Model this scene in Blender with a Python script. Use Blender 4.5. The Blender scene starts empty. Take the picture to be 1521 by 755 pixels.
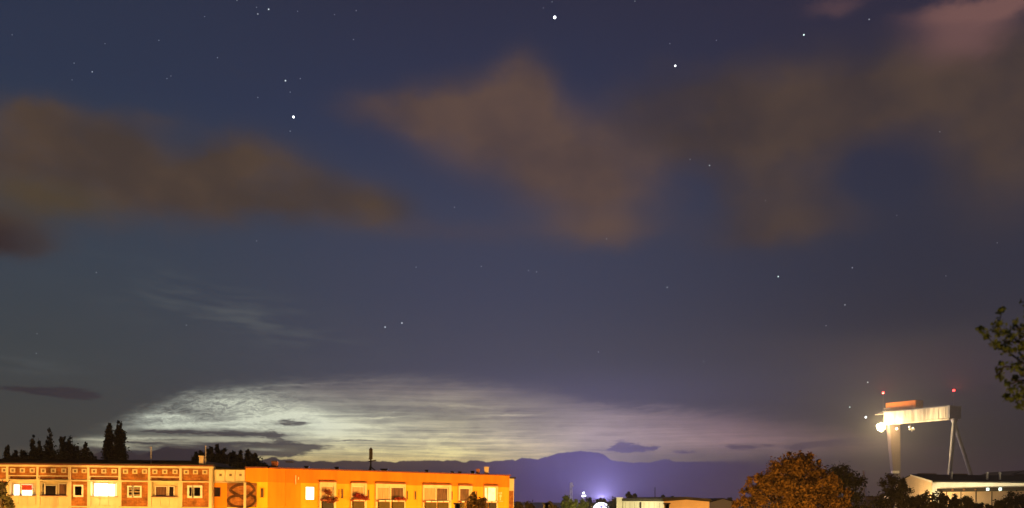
import bpy, bmesh, math, random
import numpy as np
from mathutils import Vector, Matrix
R = math.radians
S = bpy.context.scene
COL = S.collection

# ------------------------------------------------------------------ camera
F = 1350.0                 # focal length in pixels of a 1521 px wide frame
CX, HY = 760.5, 745.0      # horizon height at the middle of the frame
ROLL = R(0.55)
EYE = 12.2
cam = bpy.data.cameras.new('camera')
cam.sensor_width = 36.0
cam.lens = 36.0 * F / 1521
cam.shift_y = (HY - 377.5) / 1521
cam.clip_start = 0.2
cam.clip_end = 60000
cam.dof.use_dof = True
cam.dof.focus_distance = 140
cam.dof.aperture_fstop = 1.25
co = bpy.data.objects.new('camera', cam)
COL.objects.link(co)
RT = Vector((math.cos(ROLL), 0, math.sin(ROLL)))
UP = Vector((-math.sin(ROLL), 0, math.cos(ROLL)))
FW = Vector((0, 1, 0))
M = Matrix((( RT.x, UP.x, -FW.x, 0), (RT.y, UP.y, -FW.y, 0), (RT.z, UP.z, -FW.z, EYE), (0, 0, 0, 1)))
co.matrix_world = M
S.camera = co

def ray(px, py):
    return RT * ((px - CX) / F) + UP * ((HY - py) / F) + FW
def at(px, py, Y):
    d = ray(px, py)
    return Vector((d.x * Y, Y, EYE + d.z * Y))
def azel(px, py):
    d = ray(px, py).normalized()
    return math.degrees(math.atan2(d.x, d.y)), math.degrees(math.asin(d.z))
def lin(*c):
    o = []
    for v in c:
        v = v / 255.0
        o.append(v / 12.92 if v <= 0.04045 else ((v + 0.055) / 1.055) ** 2.4)
    return (*o, 1.0)

# ------------------------------------------------------------------ render settings
S.render.engine = 'CYCLES'
S.view_settings.view_transform = 'Standard'
S.view_settings.look = 'None'
S.view_settings.gamma = 1.0
S.view_settings.exposure = 0.0
S.view_settings.use_curve_mapping = False
S.cycles.use_denoising = True
S.cycles.max_bounces = 4
S.cycles.diffuse_bounces = 2
S.cycles.glossy_bounces = 2
S.cycles.transmission_bounces = 2
S.cycles.volume_bounces = 0
S.cycles.sample_clamp_indirect = 4

# ------------------------------------------------------------------ night sky
W = bpy.data.worlds.new('World')
S.world = W
W.use_nodes = True
nt = W.node_tree
nt.nodes.clear()

class E:
    """a value in the sky's node graph"""
    def __init__(s, v): s.v = v
    def op(s, o, b=None, c=None):
        n = nt.nodes.new('ShaderNodeMath'); n.operation = o
        for i, x in enumerate((s, b, c)):
            if x is None: continue
            x = x.v if isinstance(x, E) else x
            if isinstance(x, (int, float)): n.inputs[i].default_value = x
            else: nt.links.new(x, n.inputs[i])
        return E(n.outputs[0])
    def __add__(s, b): return s.op('ADD', b)
    def __radd__(s, b): return s.op('ADD', b)
    def __sub__(s, b): return s.op('SUBTRACT', b)
    def __rsub__(s, b): return E(b).op('SUBTRACT', s)
    def __mul__(s, b): return s.op('MULTIPLY', b)
    def __rmul__(s, b): return s.op('MULTIPLY', b)
    def __truediv__(s, b): return s.op('DIVIDE', b)
    def max(s, b): return s.op('MAXIMUM', b)
    def min(s, b): return s.op('MINIMUM', b)
    def abs(s): return s.op('ABSOLUTE')
    def pow(s, b): return s.op('POWER', b)
    def exp(s): return s.op('EXPONENT')
    def sqrt(s): return s.op('SQRT')

def sstep(x, a, b):
    n = nt.nodes.new('ShaderNodeMapRange'); n.interpolation_type = 'SMOOTHSTEP'
    for k, v in (('Value', x), ('From Min', a), ('From Max', b)):
        v = v.v if isinstance(v, E) else v
        if isinstance(v, (int, float)): n.inputs[k].default_value = v
        else: nt.links.new(v, n.inputs[k])
    return E(n.outputs['Result'])
def noise(x, y, scale=1.0, detail=5.0, rough=0.55, z=0.0, dist=0.0):
    c = nt.nodes.new('ShaderNodeCombineXYZ')
    for i, v in enumerate((x, y)):
        nt.links.new(v.v, c.inputs[i])
    c.inputs[2].default_value = z
    n = nt.nodes.new('ShaderNodeTexNoise')
    n.inputs['Scale'].default_value = scale
    n.inputs['Detail'].default_value = detail
    n.inputs['Roughness'].default_value = rough
    n.inputs['Distortion'].default_value = dist
    nt.links.new(c.outputs[0], n.inputs['Vector'])
    return E(n.outputs['Fac'])
def curve(x, pts, x0, x1, y0, y1, handle='AUTO'):
    """smooth profile through pts, in real units"""
    t = (x - x0) / (x1 - x0)
    n = nt.nodes.new('ShaderNodeFloatCurve')
    cv = n.mapping.curves[0]
    P = [((a - x0) / (x1 - x0), (b - y0) / (y1 - y0)) for a, b in pts]
    while len(cv.points) < len(P): cv.points.new(0.5, 0.5)
    for p, (a, b) in zip(cv.points, P):
        p.location = (a, b); p.handle_type = handle
    n.mapping.use_clip = False
    n.mapping.extend = 'HORIZONTAL'
    n.mapping.update()
    nt.links.new(t.v, n.inputs['Value'])
    return E(n.outputs[0]) * (y1 - y0) + y0
def ramp(x, stops, interp='EASE'):
    n = nt.nodes.new('ShaderNodeValToRGB')
    n.color_ramp.interpolation = interp
    els = n.color_ramp.elements
    while len(els) < len(stops): els.new(0.5)
    for e, (p, c) in zip(els, stops):
        e.position = p; e.color = c
    nt.links.new(x.v, n.inputs[0])
    return n.outputs[0]
def mix(f, a, b, mode='MIX'):
    n = nt.nodes.new('ShaderNodeMix'); n.data_type = 'RGBA'; n.blend_type = mode
    for k, v in ((0, f), (6, a), (7, b)):
        v = v.v if isinstance(v, E) else v
        if isinstance(v, (int, float)) : n.inputs[k].default_value = v
        elif isinstance(v, tuple): n.inputs[k].default_value = v
        else: nt.links.new(v, n.inputs[k])
    return n.outputs[2]

tc = nt.nodes.new('ShaderNodeTexCoord')
sx = nt.nodes.new('ShaderNodeSeparateXYZ')
nt.links.new(tc.outputs['Generated'], sx.inputs[0])
dx, dy, dz = (E(sx.outputs[i]) for i in range(3))
AZ = dx.op('ARCTAN2', dy) * 57.29578      # degrees east of the view's north
EL = dz.op('ARCSINE') * 57.29578          # degrees above the horizon

def ell(px, py, rx, ry, az=AZ, el=EL, rot=0.0):
    """squared normalised distance from a cloud's middle"""
    a, e = azel(px, py)
    ra = abs(azel(px + rx, py)[0] - azel(px - rx, py)[0]) / 2
    re = abs(azel(px, py - ry)[1] - azel(px, py + ry)[1]) / 2
    u, v = az - a, el - e
    if rot:
        c, s_ = math.cos(R(rot)), math.sin(R(rot))
        u, v = u * c + v * s_, v * c - u * s_
    u, v = u / ra, v / re
    return u * u + v * v
def gauss(*a, **k):
    return (ell(*a, **k) * -1.0).exp()

# twilight blue, three vertical gradients blended from west to east
def el_of(py): return azel(760, py)[1] / 32.0
def grad(stops):
    return ramp(EL / 32.0, [(max(0, el_of(p)), lin(*c)) for p, c in sorted(stops, key=lambda q: -q[0])], 'LINEAR')
gW = grad([(745, (72, 68, 66)), (650, (72, 73, 69)), (560, (65, 72, 75)), (430, (58, 69, 82)), (330, (54, 66, 84)), (180, (45, 56, 80)), (0, (44, 52, 75))])
gC = grad([(745, (96, 84, 92)), (640, (84, 80, 92)), (560, (73, 75, 92)), (440, (64, 69, 92)), (330, (60, 66, 90)), (180, (48, 56, 84)), (0, (46, 49, 72))])
gE = grad([(745, (40, 35, 42)), (640, (38, 36, 44)), (560, (44, 45, 57)), (440, (46, 49, 65)), (330, (46, 50, 69)), (180, (47, 48, 68)), (0, (47, 44, 64))])
a0, a1, a2 = azel(60, 400)[0], azel(740, 400)[0], azel(1440, 400)[0]
sky = mix(sstep(AZ, a0, a1), gW, gC)
sky = mix(sstep(AZ, a1, a2), sky, gE)

# faint high veil in the west
vw = noise(AZ * 0.25 + EL * 0.35, EL * 1.3, 1.0, 4, 0.55, z=3.1)
veil = gauss(350, 470, 170, 36, rot=-12) * sstep(vw, 0.42, 0.7) * 0.5 + gauss(30, 540, 130, 14) * sstep(vw, 0.4, 0.65) * 0.35
sky = mix(veil, sky, lin(96, 102, 104))

# noctilucent clouds above the northern horizon
wob = noise(AZ * 0.22, EL * 0.5, 1.0, 3, 0.5, z=7.0) - 0.5
wob2 = noise(AZ * 0.7, EL * 1.4, 1.0, 3, 0.5, z=1.7) - 0.5
def field(lst, az, el):
    tot = None
    for g_ in lst:
        g = gauss(*g_[:4], az=az, el=el, rot=(g_[5] if len(g_) > 5 else 0.0)) * g_[4]
        tot = g if tot is None else tot + g
    return tot
fx, fy = AZ + wob * 2.0, EL + wob2 * 0.5
glowf = field([(520, 640, 150, 26, 0.60), (610, 674, 190, 20, 0.52), (740, 660, 120, 32, 0.34), (450, 612, 90, 22, 0.28), (560, 586, 200, 26, 0.17), (360, 600, 80, 22, 0.13), (330, 634, 110, 10, 0.17), (720, 603, 130, 24, 0.16),
               (240, 628, 60, 16, 0.22), (190, 656, 90, 10, 0.30), (880, 642, 130, 32, 0.31), (1010, 650, 130, 28, 0.28), (1140, 656, 100, 22, 0.23), (1270, 660, 80, 22, 0.13), (430, 672, 60, 12, 0.3), (960, 612, 160, 16, 0.12)], fx, fy)
top = curve(AZ, [azel(x, y) for x, y in
    ((40, 668), (120, 642), (190, 610), (270, 580), (350, 566), (430, 558), (520, 551), (640, 547), (780, 562), (900, 592), (1040, 600), (1160, 606), (1260, 622), (1340, 650))], -32, 28, 0, 12)
edge = noise(AZ * 0.8 - EL * 1.6, EL * 3.4 + wob2 * 1.5, 1.0, 7, 0.68, z=21.0) - 0.5
body = sstep(top - EL + edge * 2.2, -0.3, 1.1)
# long level bands, straighter and fainter to the east
band1 = noise(AZ * 0.10, EL * 3.6 - AZ * 0.10 + wob * 0.9, 1.0, 7, 0.62, z=2.2)
band2 = noise(AZ * 0.20 + 4.0, EL * 8.0 + AZ * 0.10 + wob * 1.6, 1.0, 6, 0.6, z=12.2)
patch = noise(AZ * 0.32, EL * 1.1 + wob2 * 0.6, 1.0, 6, 0.62, z=15.0, dist=0.3)
# crossing ripples of the western wing
rx_, ry_ = AZ + wob2 * 1.6, EL + wob2 * 0.9
rip1 = noise(rx_ * 1.1 - ry_ * 0.9, ry_ * 5.2, 1.0, 5, 0.58, z=5.2, dist=0.9)
rip2 = noise(rx_ * 1.3 + ry_ * 1.6, ry_ * 4.2 - rx_ * 0.25, 1.0, 5, 0.58, z=8.8, dist=0.7)
r1 = (1.0 - ((rip1 - 0.5) * 5.0).abs().min(1.0)).pow(2.2)
r2 = (1.0 - ((rip2 - 0.5) * 5.0).abs().min(1.0)).pow(2.2)
west = field([(330, 600, 90, 22, 1.0), (235, 622, 50, 12, 0.9), (400, 615, 60, 20, 0.6)], AZ, EL).min(1.0)
tex = (sstep(band1, 0.30, 0.70) - 0.45) * 0.55 + (sstep(band2, 0.34, 0.66) - 0.45) * 0.28 + (sstep(patch, 0.32, 0.68) - 0.45) * 0.50
east = sstep(AZ, azel(700, 640)[0], azel(900, 640)[0])
nl = glowf * (1.0 + tex * (1.0 - east * 0.45)) + (r1 * 1.0 + r2 * 0.7) * west * 0.40 - west * 0.07
# single bright filaments
sxw, syw = AZ + wob2 * 0.8, EL + (noise(AZ * 1.1, EL * 2.0, 1.0, 5, 0.6, z=31.0) - 0.5) * 0.5
nl = nl + field([(300, 630, 95, 3.2, 0.42, 5), (335, 635, 110, 2.6, 0.36, 2), (225, 619, 34, 2.6, 0.40, -3), (262, 618, 26, 3.0, 0.30, -10), (215, 651, 60, 2.0, 0.36, 1), (150, 654, 34, 2.2, 0.30), (175, 663, 60, 3.4, 0.26), (330, 654, 60, 3.5, 0.26), (275, 659, 20, 2.0, 0.26),
    (395, 622, 40, 2.6, 0.30, 6), (440, 616, 46, 4.5, 0.22, 3), (520, 634, 70, 4.0, 0.24, -3), (570, 620, 34, 1.3, 0.26, 3), (460, 643, 50, 4.0, 0.2, 3), (765, 617, 32, 1.5, 0.30, 2), (690, 603, 46, 1.8, 0.16, -4), (455, 571, 90, 1.8, 0.16, 5), (360, 585, 40, 2.2, 0.16, 6), (350, 596, 36, 2.0, 0.16, 4), (830, 674, 40, 3, 0.18, 3), (1000, 603, 70, 1.4, 0.10), (390, 668, 30, 2.4, 0.3)], sxw, syw) * (patch * 0.9 + 0.55)
nl = (nl * body * 1.08).max(0.0).min(0.97)
ncol = ramp((AZ + 30) / 60.0, [(0.0, lin(196, 206, 196)), (0.3, lin(238, 241, 218)), (0.44, lin(246, 236, 194)), (0.58, lin(214, 192, 184)), (0.72, lin(198, 160, 162)), (0.85, lin(160, 122, 116))], 'LINEAR')
hi = sstep(EL, azel(600, 622)[1], azel(600, 575)[1])
ncol = mix(hi * 0.7 * sstep(AZ, azel(340, 600)[0], azel(520, 600)[0]), ncol, lin(206, 184, 172))
yel = sstep(EL, azel(600, 636)[1], azel(600, 684)[1]) * gauss(520, 690, 380, 70)
ncol = mix(yel * 0.85, ncol, lin(250, 230, 152))
sky = mix(nl, sky, ncol)
rim = gauss(590, 687, 300, 8) * 0.5
sky = mix(rim, sky, lin(240, 212, 140))

# low dark streaks of tropospheric cloud in front of them
jx = AZ + wob2 * 2.0 + (noise(AZ * 1.6, EL * 4.0, 1.0, 5, 0.65, z=11.0) - 0.5) * 1.2
jy = EL + (noise(AZ * 0.9, EL * 3.4, 1.0, 7, 0.68, z=9.0) - 0.5) * 0.5
def streaks(lst):
    tot = None
    for a in lst:
        rot = a[5] if len(a) > 5 else 0.0
        g = gauss(*a[:4], az=jx, el=jy, rot=rot) * a[4]
        tot = g if tot is None else tot + g
    return tot
dk = streaks([(345, 644, 95, 4.6, 1.3), (235, 641, 52, 2.0, 1.0), (240, 657, 72, 4.4, 1.4), (370, 661, 90, 5.0, 1.35), (414, 655, 20, 5.0, 1.4, -48), (434, 665, 24, 9, 1.5), (458, 664, 48, 4.5, 1.05), (370, 671, 70, 5.5, 1.1), (412, 675, 34, 4.5, 1.2),
              (225, 672, 100, 9, 1.5), (300, 676, 60, 7, 1.0), (432, 628, 28, 4.6, 1.2), (520, 655, 55, 2.2, 0.75), (625, 651, 16, 1.3, 0.6), (628, 674, 14, 3, 0.5), (92, 582, 44, 8, 1.7), (45, 579, 60, 4, 0.9), (120, 588, 44, 4.5, 1.1),
              (926, 662, 15, 7, 1.5), (940, 667, 24, 4, 1.2), (912, 669, 40, 2.6, 1.0), (970, 666, 13, 4, 1.2), (1018, 672, 15, 4, 0.9), (768, 611, 24, 3, 0.6), (830, 627, 50, 3, 0.35),
              (1095, 664, 26, 4.6, 1.1), (1140, 662, 16, 3, 0.8), (1190, 664, 22, 6, 1.2), (1216, 661, 22, 4, 0.9), (1258, 655, 44, 9, 0.9), (1160, 648, 60, 2.5, 0.4), (1400, 668, 160, 16, 0.5)])
dcol = ramp((AZ + 30) / 60.0, [(0.0, lin(54, 49, 54)), (0.33, lin(72, 66, 72)), (0.5, lin(92, 80, 100)), (0.62, lin(84, 74, 112)), (0.75, lin(80, 66, 82)), (0.9, lin(60, 46, 56))], 'LINEAR')
dkn = noise(AZ * 0.5, EL * 6.0 + wob2 * 2.0, 1.0, 6, 0.66, z=13.0)
sky = mix(sstep(dk * (0.45 + sstep(dkn, 0.3, 0.66) * 0.8), 0.22, 0.95) * 0.88, sky, dcol)

# a few bright slits between those streaks
slit = field([(225, 655, 75, 1.6, 0.75, 1), (300, 650, 70, 1.7, 0.5, 1), (150, 653, 30, 1.8, 0.5), (170, 663, 34, 2.6, 0.5), (200, 667, 40, 2.0, 0.35), (272, 659, 26, 2.0, 0.5), (345, 654, 50, 2.2, 0.5), (380, 652, 34, 2.0, 0.5), (392, 668, 26, 2.0, 0.55), (440, 640, 60, 2.6, 0.3, 2)], AZ + wob2 * 0.8, jy * 0.5 + EL * 0.5)
sky = mix((slit * (patch * 1.1 + 0.25)).min(0.85), sky, lin(206, 204, 176))

# the bank of cloud lying on the horizon
bank_px = [(-40, 700), (0, 695), (120, 692), (138, 675), (160, 669), (188, 670), (206, 677), (222, 672), (245, 664), (300, 668), (350, 676), (385, 684), (397, 682), (406, 678), (416, 683), (432, 682), (444, 686),
           (453, 684), (466, 686), (484, 685), (493, 687), (508, 684), (560, 685), (588, 687), (600, 684.6), (648, 684), (657, 685.5), (665, 683.4), (678, 684.5), (690, 687.5), (698, 684),
           (726, 686), (752, 684), (762, 683), (766, 685), (775, 680), (790, 681), (800, 683), (811, 679), (828, 673.7), (842, 672), (864, 670), (885, 672), (898, 675), (906, 683), (936, 687),
           (967, 686.7), (982, 683), (993, 681.5), (1001, 686), (1030, 685.5), (1062, 684.6), (1100, 686), (1150, 684), (1200, 686), (1300, 690), (1400, 700), (1560, 706)]
bp = [azel(x, y) for x, y in bank_px if 50 < x < 1062] + [(12.9, azel(1065, 685)[1])]
fine = (noise(AZ * 2.0, EL * 0.6, 1.0, 7, 0.7, z=4.0) - 0.5) * 0.26
bank_top = curve(AZ, bp, -27, 13, 0, 5, 'VECTOR') + fine
soft = sstep((AZ + 8.5).abs(), 19.0, 27.0) * 0.5 + sstep(AZ, 13.0, 20.0) * 0.5 + 0.05
bank = sstep(bank_top - EL, soft * -1.0, soft)
bcol = ramp((AZ + 30) / 60.0, [(0.0, lin(60, 52, 54)), (0.22, lin(74, 65, 69)), (0.36, lin(90, 74, 74)), (0.45, lin(92, 74, 86)), (0.53, lin(97, 84, 138)), (0.60, lin(92, 80, 136)), (0.67, lin(88, 76, 116)), (0.75, lin(76, 62, 86)), (0.85, lin(62, 48, 60))], 'LINEAR')  # violet stops paint the lamp glow behind the dome into the bank
bmot = noise(AZ * 0.5, EL * 1.6, 1.0, 4, 0.5, z=6.0)
bcol = mix(0.5, bcol, mix(bmot, lin(40, 36, 48), lin(120, 104, 128)), 'SOFT_LIGHT')
sky = mix(bank * 0.97, sky, bcol)

# brown clouds lit from below by the town
cw = noise(AZ * 0.16, EL * 0.24, 1.0, 5, 0.5, z=1.0) - 0.5
cw2 = noise(AZ * 0.16, EL * 0.24, 1.0, 5, 0.5, z=8.0) - 0.5
cw3 = noise(AZ * 0.5, EL * 0.7, 1.0, 5, 0.6, z=19.0) - 0.5
bx, by = AZ + cw * 2.4 + cw3 * 1.6, EL + cw2 * 1.6 - cw3 * 1.1
def clouds(lst):
    tot = None
    for a in lst:
        g = gauss(*a[:4], az=bx, el=by, rot=(a[5] if len(a) > 5 else 0)) * a[4]
        tot = g if tot is None else tot + g
    return tot
br_l = clouds([(85, 195, 110, 44, 0.85), (120, 275, 115, 56, 0.85), (25, 262, 80, 60, 0.8), (190, 225, 55, 50, 0.5), (370, 248, 95, 50, 0.85), (455, 292, 105, 42, 0.85), (290, 292, 85, 46, 0.7), (560, 312, 60, 34, 0.55), (55, 160, 60, 22, 0.45), (230, 178, 45, 16, 0.25), (360, 105, 60, 16, 0.14), (0, 345, 80, 32, 1.2)])
br_c = clouds([(782, 112, 40, 44, 0.75), (715, 165, 105, 52, 0.85), (800, 215, 105, 72, 0.8), (870, 285, 115, 60, 0.75), (570, 166, 80, 24, 0.5), (630, 190, 70, 30, 0.35), (900, 345, 110, 24, 0.55), (690, 345, 70, 18, 0.3), (610, 335, 50, 20, 0.32), (920, 200, 80, 55, 0.3), (680, 225, 90, 50, 0.3), (620, 160, 110, 40, 0.22), (930, 270, 90, 60, 0.22)])
br_r = clouds([(1090, 165, 165, 80, 0.95), (1130, 285, 120, 85, 0.8), (1340, 135, 180, 74, 1.0), (1490, 230, 120, 115, 0.95), (970, 190, 100, 60, 0.55), (1160, 345, 90, 24, 0.42), (1521, 130, 80, 130, 0.6), (1240, 320, 90, 40, 0.3), (1015, 295, 55, 42, -0.5), (1305, 258, 60, 40, -0.6), (1060, 60, 60, 20, -0.3)]).max(0.0)
br_p = clouds([(1430, 50, 90, 46, 0.9), (1480, 4, 120, 18, 1.1), (1240, 8, 55, 16, 0.55)])
mot = noise(AZ * 0.2, EL * 0.26, 1.0, 4, 0.5, z=2.5)
cl = mix(sstep(mot, 0.3, 0.72), lin(72, 60, 54), lin(90, 72, 58))
cc = mix(sstep(mot, 0.3, 0.72), lin(84, 68, 66), lin(102, 80, 70))
cr = mix(sstep(mot, 0.3, 0.72), lin(66, 56, 57), lin(84, 68, 60))
cl = mix(sstep(gauss(60, 300, 170, 50), 0.3, 1.0) * 0.6, cl, lin(84, 72, 50))
cl = mix(gauss(0, 360, 70, 40) * 0.95, cl, lin(54, 42, 42))
cden = noise(AZ * 0.13, EL * 0.2, 1.0, 6, 0.58, z=17.0)
cden = sstep(cden, 0.28, 0.66) * 0.42 + 0.66
sky = mix((sstep(br_l, 0.03, 1.05) * cden).min(0.95), sky, cl)
sky = mix((sstep(br_r, 0.03, 1.25) * cden).min(0.93), sky, cr)
sky = mix((sstep(br_c, 0.02, 1.25) * cden).min(0.9), sky, cc)
sky = mix(sstep(br_p, 0.05, 1.3) * 0.85, sky, lin(128, 92, 88))
# fine mottling painted in as camera grain
gr = noise(AZ, EL, 11.0, 2, 0.8, z=3.0)
sky = mix(0.17, sky, mix(sstep(gr, 0.2, 0.8), lin(96, 96, 96), lin(160, 160, 160)), 'OVERLAY')
# below the horizon the sky is dark
sky = mix(sstep(EL, -2.0, -0.3), lin(30, 26, 26), sky)
bg = nt.nodes.new('ShaderNodeBackground')
bg.inputs['Strength'].default_value = 1.0
nt.links.new(sky, bg.inputs['Color'])
wo = nt.nodes.new('ShaderNodeOutputWorld')
nt.links.new(bg.outputs[0], wo.inputs['Surface'])
W.cycles.sampling_method = 'MANUAL'
W.cycles.sample_map_resolution = 256

# ------------------------------------------------------------------ helpers
def material(name, base, rough=0.7, var=0.12, scale=1.5, metal=0.0, spec=0.3, stretch=(1, 1, 1), dark=None):
    m = bpy.data.materials.new(name); m.use_nodes = True
    t = m.node_tree; b = t.nodes['Principled BSDF']
    b.inputs['Roughness'].default_value = rough
    b.inputs['Metallic'].default_value = metal
    b.inputs['Specular IOR Level'].default_value = spec
    c = t.nodes.new('ShaderNodeTexCoord'); mp = t.nodes.new('ShaderNodeMapping')
    mp.inputs['Scale'].default_value = stretch
    n = t.nodes.new('ShaderNodeTexNoise'); n.inputs['Scale'].default_value = scale
    n.inputs['Detail'].default_value = 6; n.inputs['Roughness'].default_value = 0.6
    r = t.nodes.new('ShaderNodeValToRGB')
    lo = dark if dark else tuple(v * (1 - 2.2 * var) for v in base)
    hi = tuple(min(1, v * (1 + 1.2 * var)) for v in base)
    r.color_ramp.elements[0].position = 0.3; r.color_ramp.elements[0].color = (*lo, 1)
    r.color_ramp.elements[1].position = 0.7; r.color_ramp.elements[1].color = (*hi, 1)
    t.links.new(c.outputs['Object'], mp.inputs[0]); t.links.new(mp.outputs[0], n.inputs['Vector'])
    t.links.new(n.outputs['Fac'], r.inputs[0]); t.links.new(r.outputs[0], b.inputs['Base Color'])
    return m
def glow(name, col, strength, var=0.0, scale=1.0):
    m = bpy.data.materials.new(name); m.use_nodes = True
    t = m.node_tree; b = t.nodes['Principled BSDF']
    b.inputs['Base Color'].default_value = (0.6, 0.6, 0.6, 1)
    b.inputs['Emission Color'].default_value = (*col, 1)
    b.inputs['Emission Strength'].default_value = strength
    if var:
        c = t.nodes.new('ShaderNodeTexCoord'); n = t.nodes.new('ShaderNodeTexNoise')
        n.inputs['Scale'].default_value = scale
        mr = t.nodes.new('ShaderNodeMapRange'); mr.inputs['From Min'].default_value = 0.35; mr.inputs['From Max'].default_value = 0.65
        mr.inputs['To Min'].default_value = strength * (1 - var); mr.inputs['To Max'].default_value = strength * (1 + var * 0.4)
        t.links.new(c.outputs['Object'], n.inputs['Vector']); t.links.new(n.outputs['Fac'], mr.inputs[0])
        t.links.new(mr.outputs[0], b.inputs['Emission Strength'])
    return m
def brick(name, c1, c2, mortar):
    m = bpy.data.materials.new(name); m.use_nodes = True
    t = m.node_tree; b = t.nodes['Principled BSDF']; b.inputs['Roughness'].default_value = 0.9
    b.inputs['Specular IOR Level'].default_value = 0.1
    c = t.nodes.new('ShaderNodeTexCoord'); mp = t.nodes.new('ShaderNodeMapping')
    mp.inputs['Rotation'].default_value = (R(90), 0, 0)
    k = t.nodes.new('ShaderNodeTexBrick')
    k.inputs['Color1'].default_value = (*c1, 1); k.inputs['Color2'].default_value = (*c2, 1); k.inputs['Mortar'].default_value = (*mortar, 1)
    k.inputs['Scale'].default_value = 1.0; k.inputs['Brick Width'].default_value = 0.5; k.inputs['Row Height'].default_value = 0.16
    k.inputs['Mortar Size'].default_value = 0.012
    n = t.nodes.new('ShaderNodeTexNoise'); n.inputs['Scale'].default_value = 1.3; n.inputs['Detail'].default_value = 7
    n.inputs['Roughness'].default_value = 0.65
    r = t.nodes.new('ShaderNodeMapRange'); r.inputs['From Min'].default_value = 0.35; r.inputs['From Max'].default_value = 0.65
    r.inputs['To Min'].default_value = 0.55; r.inputs['To Max'].default_value = 1.35
    x = t.nodes.new('ShaderNodeVectorMath'); x.operation = 'SCALE'
    t.links.new(c.outputs['Object'], mp.inputs[0]); t.links.new(mp.outputs[0], k.inputs['Vector'])
    t.links.new(c.outputs['Object'], n.inputs['Vector']); t.links.new(n.outputs['Fac'], r.inputs[0])
    t.links.new(k.outputs['Color'], x.inputs[0]); t.links.new(r.outputs[0], x.inputs['Scale'])
    t.links.new(x.outputs[0], b.inputs['Base Color'])
    return m

class MB:
    """collects shapes given in a frame, then links them as one mesh object"""
    def __init__(s, frame=None):
        s.bm = bmesh.new(); s.T = frame or Matrix.Identity(4)
    def v(s, p): return s.bm.verts.new(s.T @ Vector(p))
    def box(s, x0, x1, y0, y1, z0, z1):
        P = [s.v((x, y, z)) for z in (z0, z1) for y in (y0, y1) for x in (x0, x1)]
        for f in ((0, 2, 3, 1), (4, 5, 7, 6), (0, 1, 5, 4), (2, 6, 7, 3), (0, 4, 6, 2), (1, 3, 7, 5)):
            s.bm.faces.new([P[i] for i in f])
        return s
    def prism(s, poly, y0, y1, axis='y'):
        f = (lambda a, b, t: (a, t, b)) if axis == 'y' else ((lambda a, b, t: (t, a, b)) if axis == 'x' else (lambda a, b, t: (a, b, t)))
        A = [s.v(f(a, b, y0)) for a, b in poly]; B = [s.v(f(a, b, y1)) for a, b in poly]
        s.bm.faces.new(A); s.bm.faces.new(B[::-1])
        for i in range(len(A)):
            j = (i + 1) % len(A)
            s.bm.faces.new((A[i], B[i], B[j], A[j]))
        return s
    def tube(s, p, q, r0, r1=None, n=8, cap=True):
        p, q = Vector(p), Vector(q); r1 = r0 if r1 is None else r1
        d = (q - p).normalized()
        a = d.orthogonal().normalized(); b = d.cross(a)
        A, B = [], []
        for i in range(n):
            t = 2 * math.pi * i / n
            o = a * math.cos(t) + b * math.sin(t)
            A.append(s.v(p + o * r0)); B.append(s.v(q + o * r1))
        for i in range(n):
            j = (i + 1) % n
            s.bm.faces.new((A[i], A[j], B[j], B[i]))
        if cap:
            s.bm.faces.new(A[::-1]); s.bm.faces.new(B)
        return s
    def ball(s, c, r, sub=2, sq=(1, 1, 1)):
        m = Matrix.Translation(s.T @ Vector(c)) @ Matrix.Diagonal((sq[0], sq[1], sq[2], 1))
        bmesh.ops.create_icosphere(s.bm, subdivisions=sub, radius=r, matrix=m)
        return s
    def quad(s, *ps):
        s.bm.faces.new([s.v(p) for p in ps]); return s
    def build(s, name, mat, parent=None, label=None):
        bmesh.ops.recalc_face_normals(s.bm, faces=s.bm.faces[:])
        off = Vector((0, 0, 0)); p = parent
        while p is not None:
            off += Vector(p.location); p = p.parent
        for w in s.bm.verts: w.co -= off
        me = bpy.data.meshes.new(name); s.bm.to_mesh(me); s.bm.free()
        me.materials.append(mat)
        o = bpy.data.objects.new(name, me); COL.objects.link(o)
        if parent is not None: o.parent = parent
        if label: o['label'] = label
        return o
def thing(name, label, cat, loc, group=None):
    o = bpy.data.objects.new(name, None); COL.objects.link(o)
    o.empty_display_size = 0.5
    o.location = loc; o['label'] = label; o['category'] = cat
    if group: o['group'] = group
    return o
def tag(o, label, cat, group=None):
    o['label'] = label; o['category'] = cat
    if group: o['group'] = group
    return o
def light(name, loc, col, inten, radius=0.3, parent=None, spot=None, aim=None, blend=0.5):
    """inten is radiant intensity (W/sr)"""
    d = bpy.data.lights.new(name, 'SPOT' if spot else 'POINT')
    d.color = col; d.energy = inten * 4 * math.pi; d.shadow_soft_size = radius
    o = bpy.data.objects.new(name, d); COL.objects.link(o)
    loc = Vector(loc)
    if spot:
        d.spot_size = R(spot); d.spot_blend = blend
        o.rotation_euler = (Vector(aim) - loc).to_track_quat('-Z', 'Y').to_euler()
    if parent is not None:
        o.parent = parent; loc = loc - Vector(parent.location)
    o.location = loc
    return o

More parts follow.
